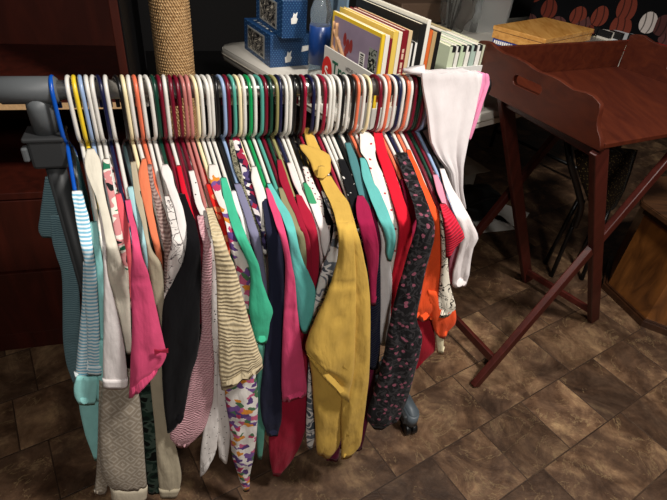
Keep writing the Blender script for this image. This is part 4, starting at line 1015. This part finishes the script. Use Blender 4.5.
rowbook(.006, .238, '#1c1b1c', 'thin black booklet between two white booklets', dep=.24)
rowbook(.007, .236, '#efece4', 'second thin white booklet, beside the tall black book', dep=.24)
rowbook(.020, .285, '#181818', 'tall black art book near the right end of the carton', dep=.36)
rowbook(.012, .295, '#e6e2d6', 'tall cream art book right of the black one', dep=.38)
book(MBX, x_, .012, .012, .2, .006, .268, '#d8682f', 'book with orange spine top, near the right end of the carton', group=GB); x_ += .0135
book(MBX, x_, .014, .012, .2, .006, .262, '#b69a6c', 'khaki book right of the orange one', group=GB); x_ += .0155
book(MBX, x_, .014, .012, .2, .006, .262, '#161514', 'black paperback, last upright book before the white albums', group=GB); x_ += .0155
# a magazine leaning behind the carton
bl = book(MBX, .115, .008, .40, .22, .006, .30, '#6f8596', 'grey blue magazine standing behind the tall books', cat='magazine', name='magazine', paper=True)

# white tray of albums, right of the carton
al_n = atz(448, 67, TZ+.15); al_r = atz(479, 58, TZ+.15)
AX = (al_r-al_n); AX.z = 0; AX.normalize(); MAL = frame(V((al_n.x-.012*AX.x, al_n.y-.012*AX.y, TZ)), BX)
ab = empty('album_box', MAL @ V((.1, .1, 0)), 'white card box holding pale green albums, behind the draped trousers', 'box')
wc = plain('white card', '#d9d7d2', .6)
for nm, lo, hi in (('box_side', (0, -.004, 0), (.20, 0, .15)), ('box_side', (0, .2, 0), (.20, .204, .13)), ('box_end', (-.004, 0, 0), (0, .2, .10)), ('box_end', (.2, 0, 0), (.204, .2, .10)), ('box_floor', (0, 0, 0), (.2, .2, .004))):
    boxobj(nm, lo, hi, MAL, wc, ab, .0008)
ac = [('#c9d2b4', 'pale green album with dark corner, first in the white box', .022), ('#e7e4da', 'white album behind the first pale green one', .014), ('#bfcfae', 'second pale green album in the white box', .02), ('#ece8de', 'cream album in the middle of the white box', .016),
      ('#a9bdb0', 'grey green album in the white box', .02), ('#e8e4dc', 'white album near the right end of the white box', .018), ('#c7c9b0', 'last pale olive album in the white box', .02)]
xx = .006
for c_, lb, th in ac:
    b = book(MAL, xx, th, .006, .185, 0.005, .205, c_, lb, group='albums in the white box', name='album')
    mmm = MAL @ Matrix.Translation((xx, .006, .005))
    bm = BM(); bx(bm, (th*.45, -.0008, .188), (th+.0006, .012, .2058), mmm); link('corner_guard', bm, plain('black card', '#1a1a1b', .5), b, smooth=False)
    xx += th+.004
# long row of thin books lying on edge behind
MR2 = frame(V((0, 0, 0)), BX); 
r2 = atz(443, 38, TZ+.19); MR2 = frame(V((r2.x, r2.y, TZ)), BX)
cols2 = [('#e5c65a', 'yellow'), ('#efe8da', 'cream'), ('#dcae4a', 'amber'), ('#1b1a19', 'black'), ('#8a6e4b', 'brown'), ('#efe9df', 'white'), ('#4a3a2c', 'dark brown'), ('#bfae84', 'straw')]
xx = .0
for i, (c_, cn) in enumerate(cols2):
    th = .012+.004*(i % 3)
    book(MR2, xx, th, .03, .33, .0, .17+.012*(i % 2), c_, f'{cn} thin book in the rear row right of the carton, behind the albums', group='thin books in the rear row', name='book'); xx += th+.002
# clear plastic bin
cb = atz(484, 30, TZ)
CBN = empty('plastic_bin', cb, 'clear grey plastic bin at the back of the table, left of the wooden box', 'bin')
mcb = frame(cb, BX)
GB_ = plain('frosted plastic', '#a7aaa8', .35, trans=.55)
bm = BM(); prism(bm, rrect(-.13, -.05, .13, .2, .03), 0, .17, mcb); bmesh.ops.bevel(bm, geom=bm.edges[:], offset=.004, segments=2, affect='EDGES'); link('bin_body', bm, GB_, CBN)
bm = BM(); prism(bm, rrect(-.14, -.06, .14, .21, .03), .172, .187, mcb); link('bin_lid', bm, plain('pale grey lid', '#b9bab6', .5), CBN)
# clear bag with red flowers
fb = atz(449, 32, TZ)
FB = empty('artificial_flowers', fb, 'bunch of red artificial flowers on dark stems behind the thin books', 'flowers')
rnd = random.Random(11)
bm = BM()
for i in range(12):
    a = rnd.uniform(0, 2*PI); d = rnd.uniform(.01, .05); h = rnd.uniform(.12, .27)
    tube(bm, [fb+V((.01*math.cos(a), .01*math.sin(a), .002)), fb+V((d*math.cos(a), d*math.sin(a), h))], .0025, 6)
link('stems', bm, plain('dark stems', '#2a2419', .7), FB)
for i in range(7):
    a = rnd.uniform(0, 2*PI); d = rnd.uniform(.0, .045); h = rnd.uniform(.17, .28); c = fb+V((d*math.cos(a), d*math.sin(a), h))
    bm = BM()
    for k in range(7):
        b2_ = 2*PI*k/7; p = V((math.cos(b2_), math.sin(b2_), .35))
        w2 = V((-math.sin(b2_), math.cos(b2_), 0))
        vs = [bm.verts.new(c), bm.verts.new(c+p*.012+w2*.007), bm.verts.new(c+p*.022), bm.verts.new(c+p*.012-w2*.007)]; bm.faces.new(vs)
    link('bloom', bm, plain('red petals', '#a81f22', .6), FB)
bm = BM(); bmesh.ops.create_icosphere(bm, subdivisions=4, radius=1)
for v in bm.verts:
    n_ = 1+.25*noise.noise(v.co*2.1)+.1*noise.noise(v.co*6)
    v.co = fb+V((.02, 0, 0))+V((v.co.x*.085*n_, v.co.y*.085*n_, max(.003, .14+v.co.z*.15*n_)))
CLR = plain('thin clear film', '#e6e6e2', .15, trans=.97); CLR.node_tree.nodes['Principled BSDF'].inputs['IOR'].default_value = 1.03
tag(link('plastic_bag', bm, CLR, None, origin=fb), 'crumpled clear plastic bag around the red artificial flowers', 'bag')
fcb = atz(425, 22, TZ)
FC = tag(boxobj('cork_mat', (-.19, -.02, 0), (.16, .30, .10), frame(fcb, BX), plain('brown glitter board', '#5b4636', .6, mott=.6, mscale=220), None, .004, origin=fcb), 'brown speckled box behind the upright books', 'box')
FC.name = 'speckled_box'
# wooden box with blue comb-bound book and others below
wz = TZ+.075
w_n, w_l, w_r = atz(546, 39, wz+.05), atz(498, 21, wz+.05), atz(594, 29, wz+.05)
ax = (w_r-w_n); mw = frame(V((w_n.x, w_n.y, 0)), ax)
lxw = ax.length; lyw = (w_l-w_n).length*.8
WD = wood('honey pine', '#a9722f', '#cf9a52', 4, .4, (8, 1, 8))
def stack_item(name, z0, z1, inset, cat, label, cover, kind='book'):
    r = empty(name, mw @ V((lxw/2, lyw/2, z0)), label, cat)
    if kind == 'book':
        bm = BM(); bx(bm, (inset, -.01+inset, z0), (lxw*.9, lyw-.01, z0+.003), mw); bx(bm, (inset, -.01+inset, z1-.003), (lxw*.9, lyw-.01, z1), mw); bx(bm, (inset, -.01+inset, z0+.003), (inset+.003, lyw-.01, z1-.003), mw)
        link('cover', bm, cover, r, smooth=False)
        boxobj('pages', (inset+.003, -.004+inset, z0+.003), (lxw*.88, lyw-.015, z1-.003), mw, PAGE, r, 0)
    return r
stack_item('book', TZ, TZ+.022, .0, 'book', 'white book at the bottom of the stack under the wooden box', plain('cover #e4e0d6', '#e4e0d6', .5))
stack_item('book', TZ+.0225, TZ+.046, .004, 'book', 'black book under the blue comb-bound book', plain('cover #1b1a19', '#1b1a19', .5))
nb = stack_item('comb_bound_book', TZ+.0465, TZ+.071, .002, 'book', 'blue comb-bound book directly under the wooden box', plain('blue comb cover', '#1c2f7c', .45))
bm = BM()
for k in range(22):
    y = .005+k*(lyw-.03)/21; bx(bm, (-.002, y, TZ+.052), (.003, y+.006, TZ+.066), mw)
link('white_comb', bm, plain('white paper', '#e9e6df', .6), nb, smooth=False)
wbx = empty('wooden_box', mw @ V((lxw/2, lyw/2, wz)), 'flat honey coloured wooden box on a stack of books beyond the tray', 'box')
boxobj('box_body', (0, 0, wz-.003), (lxw, lyw, wz+.03), mw, WD, wbx, .003); boxobj('lid', (-.003, -.003, wz+.031), (lxw+.003, lyw+.003, wz+.05), mw, WD, wbx, .003)
# white picture boards standing behind
pb = atz(525, 24, TZ+.02)
tag(boxobj('picture_board', (-.12, .12, 0), (.17, .135, .13), frame(V((pb.x, pb.y, TZ))+B_*.22, BX), plain('white card', '#d9d7d2', .6), None, .002, origin=V((pb.x, pb.y, TZ))+B_*.22), 'white board standing behind the wooden box', 'board')
# small white card boxes and red book right of the wooden box
for i, (px, py, c_, lb, hh) in enumerate([(598, 37, '#d9cfae', 'cream card box right of the wooden box', .05), (611, 41, '#e3ddd0', 'white card box, second right of the wooden box', .045), (622, 43, '#cfd2d4', 'pale grey card box left of the red book', .05), (634, 44, '#9aa2a6', 'grey card box nearest the red book', .045)]):
    p = atz(px, py, TZ); r = empty('card_box', p, lb, 'box', 'small card boxes on the table'); m = frame(p, BX)
    boxobj('carton', (-.03, 0, 0), (.03, .08, hh), m, plain('cover '+c_, c_, .6), r, .0015); boxobj('dark_band', (-.0305, -.0005, hh*.3), (-.008, .0805, hh+.0006), m, plain('black card', '#1a1a1b', .5), r, 0)
rp = atz(652, 55, TZ); MRB = frame(rp, BX)
rb = empty('book', rp, 'red book lying right of the card boxes by the sports cloth', 'book')
bm = BM(); bx(bm, (-.1, 0, 0), (.12, .15, .004), MRB); bx(bm, (-.1, 0, .036), (.12, .15, .04), MRB); bx(bm, (-.1, .146, .004), (.12, .15, .036), MRB); link('cover', bm, plain('cover #c01f22', '#c01f22', .4), rb, smooth=False)
boxobj('pages', (-.097, .003, .004), (.117, .146, .036), MRB, PAGE, rb, 0)
# ---- cloth printed with sports balls, heaped at the back
def sports():
    n = NT('sports ball print'); b = n.b
    uv = n.n('ShaderNodeUVMap').outputs[0]
    vo = n.n('ShaderNodeTexVoronoi', voronoi_dimensions='2D', ins={'Vector': uv, 'Scale': 8.5, 'Randomness': .85})
    r = n.n('ShaderNodeSeparateColor', ins={0: vo.outputs['Color']})
    ball = n.ramp(r.outputs[0], [(0, rgb('#5d271d')), (.3, rgb('#472a28')), (.5, rgb('#6a3024')), (.74, rgb('#b5aca6')), (.84, rgb('#523230'))], True)
    lp = n.n('ShaderNodeVectorMath', operation='SUBTRACT', ins={0: uv, 1: vo.outputs['Position']})
    sx = n.n('ShaderNodeSeparateXYZ', ins={0: lp.outputs[0]})
    seam = n.math('LESS_THAN', n.math('ABSOLUTE', n.math('SUBTRACT', n.math('ABSOLUTE', n.math('ADD', sx.outputs[0], n.math('MULTIPLY', n.math('MULTIPLY', sx.outputs[1], sx.outputs[1]), 6.0))), .018)), .0035)
    ball = n.mix(n.math('MULTIPLY', seam, .75), ball, rgb('#1d1210'))
    rad = n.math('MULTIPLY_ADD', r.outputs[1], .12, .36)
    col = n.mix(n.math('LESS_THAN', vo.outputs['Distance'], rad), rgb('#070709'), ball)
    n.l(col, b.inputs['Base Color']); b.inputs['Roughness'].default_value = .9; b.inputs['Specular IOR Level'].default_value = .1; return n.m
cl0 = atz(556, 34, TZ); cl1 = atz(668, 52, TZ)
ca = (cl1-cl0); cal = ca.length; ca.normalize(); MCL = frame(cl0+B_*.11, ca)
bm = BM(); uvl = bm.loops.layers.uv.new('UVMap'); G = []
for j in range(31):
    t = j/30; row = []
    y = .02+.16*t+.5*max(0, t-.75); z = .012+.5*ss(t/.8)
    for i in range(41):
        x = -.08+(cal+.65)*i/40
        d = .03*noise.noise(V((x*5, t*2, 3)))+.012*noise.noise(V((x*14, t*4, 7)))
        row.append((bm.verts.new(MCL @ V((x, y+d*ss(t*3), z+.02*noise.noise(V((x*4, t*2, 9)))*ss(t*3)))), (x, .62*t)))
    G.append(row)
for A, B in zip(G, G[1:]):
    for i in range(40):
        q = (A[i], A[i+1], B[i+1], B[i]); f = bm.faces.new([v for v, _ in q])
        for lp, (_, w_) in zip(f.loops, q): lp[uvl].uv = w_
sc_o = link('printed_cloth', bm, sports(), None, origin=MCL @ V((.5, .1, TZ-TZ)))
md = sc_o.modifiers.new('thickness', 'SOLIDIFY'); md.thickness = .006
tag(sc_o, 'black cloth printed with footballs, baseballs and basketballs, heaped at the back right', 'cloth')

# ------------------------------------------------------------------ tray on folding stand
RW = wood('reddish mahogany', '#3b140a', '#4d1f0f', 4, .42, (7, 1, 7), coat=0, spec=.35)
RWd = wood('mahogany legs', '#36110c', '#4a1b14', 4, .4, (7, 7, 1), coat=0, spec=.35)
TRZ = .9
TA0 = atz(604, 149, TRZ); Ta = V((math.cos(R(30)), math.sin(R(30)), 0)); MTR = frame(V((TA0.x, TA0.y, TRZ)), Ta)
tr = empty('serving_tray', MTR @ V((.37, .27, 0)), 'dark red wooden serving tray with scrolled end panel and handle hole', 'tray')
TWd, TDp = .74, .56
# left end panel: scrolled profile, in the y-z plane
prof = [(0.0, -.004)]
up = [(.002, .018), (.006, .034), (.012, .046), (.012, .056), (.022, .068), (.045, .078), (.07, .081), (.095, .088), (.125, .104), (.16, .113), (.20, .116), (.36, .116), (.40, .113), (.435, .104), (.465, .093), (.50, .087), (.53, .09), (.555, .092), (.56, .086)]
def on_panel(px, py):
    n_ = -Ta; d = ray(px, py); o_ = V((TA0.x, TA0.y, TRZ)); w_ = CO+d*((o_-CO).dot(n_)/d.dot(n_)); q = w_-o_
    return (q.dot(MTR.to_3x3() @ V((0, 1, 0))), q.z)
scroll = [(603.5, 144), (603, 137), (600.5, 130), (600, 124), (601, 117), (603, 110), (603, 104), (600, 100), (596, 96), (590, 93), (584, 91.5), (577, 90), (570, 85.5), (563, 80.5), (555, 76.5), (548, 74), (542, 72), (536, 68.5), (531, 64.5), (525, 61), (519, 58), (513, 55.5), (507, 53.5), (502, 50.5), (498, 47), (494, 43), (489, 41.5), (484, 41)]
up = [on_panel(*q) for q in scroll]
yl = up[-1][0]
out = [(0.0, -.004)]+up+[(yl+.008, up[-1][1]-.006), (yl+.004, -.004)]
TDp = max(TDp, yl+.004)
hc_, he_ = on_panel(520.5, 78.5), on_panel(541, 90.5)
hz_ = (hc_[1]+he_[1])/2
hole = [((hc_[0]+he_[0])/2+abs(hc_[0]-he_[0])/2*(1 if c > 0 else -1)+.016*c_, hz_+.016*s_) for c, c_, s_ in [(math.cos(2*PI*k/24+.01), math.cos(2*PI*k/24+.01), math.sin(2*PI*k/24+.01)) for k in range(24)]]
def panel_with_hole(x0, x1, m):
    cu = bpy.data.curves.new('p', 'CURVE'); cu.dimensions = '2D'; cu.fill_mode = 'BOTH'; cu.extrude = (x1-x0)/2; cu.bevel_depth = .0015
    for pts in (out, hole):
        s = cu.splines.new('POLY'); s.points.add(len(pts)-1); s.use_cyclic_u = True
        for p, (y, z) in zip(s.points, pts): p.co = (y, z, 0, 1)
    o = bpy.data.objects.new('p', cu); COL.objects.link(o)
    me = bpy.data.meshes.new_from_object(o.evaluated_get(bpy.context.evaluated_depsgraph_get())); bpy.data.objects.remove(o)
    bm = BM(); bm.from_mesh(me)
    bm.transform(m @ Matrix(((0, 0, 1, (x0+x1)/2), (1, 0, 0, 0), (0, 1, 0, 0), (0, 0, 0, 1)))); return bm
link('end_panel', panel_with_hole(-.013, 0, MTR), RW, tr, smooth=False)
link('end_panel', panel_with_hole(TWd, TWd+.013, MTR), RW, tr, smooth=False)
boxobj('tray_bottom', (0, 0, 0), (TWd, TDp, .014), MTR, RW, tr, .002)
boxobj('back_rail', (-.004, TDp-.013, .012), (TWd+.004, TDp, .112), MTR, RW, tr, .003)
# blue thing in the tray at the frame's edge
bt = atz(668, 78, TRZ+.02); tag(boxobj('blue_case', (-.02, -.03, 0), (.1, .08, .03), frame(V((bt.x, bt.y, TRZ+.0145)), Ta), plain('blue plastic', '#3d5f9c', .4), None, .008, origin=V((bt.x, bt.y, TRZ+.0145))), 'small blue case lying in the tray at the right edge', 'case')
# stand: two crossed pairs with stretchers
st = empty('folding_stand', MTR @ V((.2, .25, -TRZ)), 'crossed-leg dark red wooden folding stand under the tray', 'stand')
F1, F2 = atz(474, 386, 0), atz(597, 324, 0)
LT = TRZ-.006
T2 = atz(606, 152, LT)
T1 = F1+V(((F2.x-T2.x)*1.31, (F2.y-T2.y)*1.31, LT)); 
bdir = MTR.to_3x3() @ V((0, 1, 0)); wst = .40
def leg(p, q, w=.036, t=.024):
    bm = BM(); ax = (V(q)-V(p)); L_ = ax.length; ax.normalize()
    y = bdir.copy(); y = (y-ax*y.dot(ax)).normalized(); z = ax.cross(y)
    m = Matrix((ax, y, z)).transposed().to_4x4(); m.translation = V(p)
    bx(bm, (0, -t/2, -w/2), (L_, t/2, w/2), m, .004)
    for v in bm.verts:                       # feet cut level with the floor
        if v.co.z < .0005: v.co.z = .0005
    return link('leg', bm, RWd, st, smooth=False)
off = bdir*.02
lg1 = leg(F1, T1); lg2 = leg(F2+off*1.1, T2+off*1.1, .05)
T3b = atz(505, 96, LT); F3 = atz(527, 281, 0)
lg3 = leg(F3, T3b, .05)
F4 = F1+bdir*wst; q4a = atz(455, 235, .3); 
T4 = F4+(T1-F1)
lg4 = leg(F4, T4)
def bar(p, q, w=.028, t=.016):
    bm = BM(); m = frame(p, V(q)-V(p)); L_ = (V(q)-V(p)).length; bx(bm, (0, -t/2, -w/2), (L_, t/2, w/2), m, .003); link('stretcher', bm, RWd, st, smooth=False)
def at_leg(F, T, z): return V(F)+(V(T)-V(F))*(z/(T[2]))
bar(at_leg(F1, T1, .09), at_leg(F4, T4, .09), .034); bar(at_leg(F2+off, T2+off, .07), at_leg(F3, T3b, .07))
bar(T1-V((0, 0, .02)), T4-V((0, 0, .02)), .026); bar(at_leg(F2+off, T2+off, LT-.02), at_leg(F3, T3b, LT-.02), .026)
# ------------------------------------------------------------------ octagonal side cabinet at the right
o0, o1, o2 = atz(600, 287, 0), atz(640, 326, 0), atz(667, 331, 0)
side = (o1-o0).length
e1 = (o1-o0).normalized(); n1_ = V((-e1.y, e1.x, 0)); 
if n1_.dot(V((1, 1, 0))) < 0: n1_ = -n1_
sd = .25; o0 = o1-e1*sd
apo = sd*(1+math.sqrt(2))/2; cen = (o0+o1)/2+n1_*apo
a0 = math.atan2((o1-cen).y, (o1-cen).x); rad = (o1-cen).length
def octo(r): return [(cen.x+r*math.cos(a0+k*PI/4), cen.y+r*math.sin(a0+k*PI/4)) for k in range(8)]
oc = empty('octagonal_table', V((cen.x, cen.y, 0)), 'octagonal wooden side table with knotty panels at the right edge', 'table')
WP = wood('knotty walnut panel', '#4e2c12', '#8a5526', 5, .35, (3, 3, 1), knots=True); WTm = wood('dark walnut trim', '#2b170c', '#3f2413', 5, .35, (5, 5, 1))
bm = BM(); prism(bm, octo(rad), 0, .035); bmesh.ops.bevel(bm, geom=[e for e in bm.edges if e.verts[0].co.z > .03 and e.verts[1].co.z > .03], offset=.008, segments=2, affect='EDGES'); link('base_trim', bm, WTm, oc, smooth=False)
bm = BM(); prism(bm, octo(rad-.02), .035, .44); link('cabinet_body', bm, WP, oc, smooth=False)
bm = BM(); prism(bm, octo(rad-.008), .41, .44); link('upper_trim', bm, WTm, oc, smooth=False)
bm = BM(); prism(bm, octo(rad+.02), .44, .465); bmesh.ops.bevel(bm, geom=bm.edges[:], offset=.004, segments=2, affect='EDGES'); link('top', bm, wood('walnut top', '#3a2415', '#5a3a22', 4, .45, (1, 7, 7)), oc, smooth=False)
# dotted cushion standing between stand and side table
DF = fabric('gold dotted brown cloth', 'dots', ['#2a2016', '#8d7546'], .013, extra=.13)
bm = BM(); uvl = bm.loops.layers.uv.new('UVMap')
dp = [(150, 574, 638), (170, 577, 632), (190, 584, 625), (207, 590, 616)]
G = []
for j in range(2):
    rows_ = []
    for (y, xl, xr) in dp:
        zc = {150: .60, 170: .53, 190: .46, 207: .40}[y]; p, q = atz(xl, y, zc), atz(xr, y, zc)
        nrm = V((-(q-p).y, (q-p).x, 0)).normalized()
        rows_.append([p.lerp(q, i/8)+nrm*(.035*math.sin(PI*i/8)*(-1 if j == 0 else 1)) for i in range(9)])
    G.append(rows_)
for j in range(2):
    vs = [[(bm.verts.new(P), (i*.035, -k*.07)) for i, P in enumerate(r)] for k, r in enumerate(G[j])]
    for A, B in zip(vs, vs[1:]):
        for i in range(8):
            q = (A[i], A[i+1], B[i+1], B[i]); f = bm.faces.new([v for v, _ in q])
            for lp, (_, w_) in zip(f.loops, q): lp[uvl].uv = w_
bmesh.ops.remove_doubles(bm, verts=bm.verts[:], dist=.0008)
bmesh.ops.holes_fill(bm, edges=bm.edges[:])
ctr = sum((v.co for v in bm.verts), V())/len(bm.verts)
cu = empty('dotted_cushion_seat', V((ctr.x, ctr.y, 0)), 'dark stool with gold-dotted upholstered seat under the tray', 'stool')
link('upholstery', bm, DF, cu)
for s_ in (-.06, .06):
    for t_ in (-.02, .02):
        bm = BM(); tube(bm, [V((ctr.x+s_, ctr.y+t_, .40)), V((ctr.x+s_*1.2, ctr.y+t_*2.5, 0))], .010, 8); link('leg', bm, MB, cu)
# ------------------------------------------------------------------ junk under the table
p1 = atz(463, 190, .0)
cbx_ = empty('cardboard_box', atz(448, 200, 0), 'pale cardboard box under the table, seen right of the white shirt', 'box')
pb_ = atz(463, 196, 0)
mpb = frame(pb_, BX)
boxobj('carton', (-.22, 0, 0), (.06, .25, .20), mpb, plain('pale cardboard', '#b8ad9d', .8), cbx_, .003); boxobj('flap', (-.22, -.09, .195), (.06, -.002, .2), mpb, plain('pale cardboard', '#b8ad9d', .8), cbx_, .001)
pb2 = atz(500, 232, 0); mp2 = frame(pb2, BX)
bg = empty('black_bag', pb2, 'black bag with pale papers on the floor under the tray', 'bag')
bm = BM(); bmesh.ops.create_icosphere(bm, subdivisions=4, radius=1)
for v in bm.verts:
    n_ = 1+.22*noise.noise(v.co*2.3)
    v.co = V((v.co.x*.17*n_, v.co.y*.12*n_, max(0, .075+v.co.z*.085*n_))); v.co = mp2 @ (v.co+V((-.03, .2, 0)))
link('bag_body', bm, plain('black nylon', '#0c0c0e', .5), bg)
bm = BM(); tube(bm, smooth_path([mp2 @ V(p) for p in ((-.16, .15, .09), (-.12, .08, .17), (0, .07, .18), (.1, .12, .09))], 6), .008, 8); link('strap', bm, plain('black nylon', '#0c0c0e', .5), bg)
for i, (px, py, rot, lb) in enumerate([(492, 224, 20, 'pale paper sheet on the floor in front of the black bag'), (512, 216, 60, 'pale paper sheet on the floor right of the black bag')]):
    p = atz(px, py, .002); m = frame(p, V((math.cos(R(rot)), math.sin(R(rot)), 0)))
    o = tag(boxobj('paper_sheet', (-.1, -.07, 0), (.1, .07, .002), m, plain('white paper', '#e9e6df', .6), None, 0, origin=p), lb, 'paper')

# ------------------------------------------------------------------ light
def area(name, loc, target, size, energy, col):
    l = bpy.data.lights.new(name, 'AREA'); l.shape = 'DISK'; l.size = size; l.energy = energy; l.color = col
    o = bpy.data.objects.new(name, l); COL.objects.link(o); o.location = loc
    o.rotation_euler = (V(target)-V(loc)).to_track_quat('-Z', 'Y').to_euler(); return o
area('ceiling_lamp', (1.0, .35, 2.7), (.3, .9, .4), .30, 66, (1, .955, .9))
area('front_ceiling_lamp', (.45, -1.3, 2.5), (0, .9, .5), .35, 26, (1, .955, .9))
def spot(name, loc, target, energy, ang, col, size=.06):
    l = bpy.data.lights.new(name, 'SPOT'); l.energy = energy; l.color = col; l.spot_size = R(ang); l.spot_blend = .6; l.shadow_soft_size = size
    o = bpy.data.objects.new(name, l); COL.objects.link(o); o.location = loc
    o.rotation_euler = (V(target)-V(loc)).to_track_quat('-Z', 'Y').to_euler()
spot('table_fill_spot', (-.75, 1.25, 2.45), (.25, 1.95, .85), 95, 60, (1, .95, .88))  # unseen spot added to brighten the table while sparing the left floor
W = bpy.data.worlds.new('room'); sc.world = W; W.use_nodes = True
W.node_tree.nodes['Background'].inputs[0].default_value = (1, .9, .8, 1); W.node_tree.nodes['Background'].inputs[1].default_value = .02
vs_ = sc.view_settings; vs_.view_transform = 'Standard'; vs_.look = 'None'; vs_.gamma = 1; vs_.exposure = 0; vs_.use_curve_mapping = False
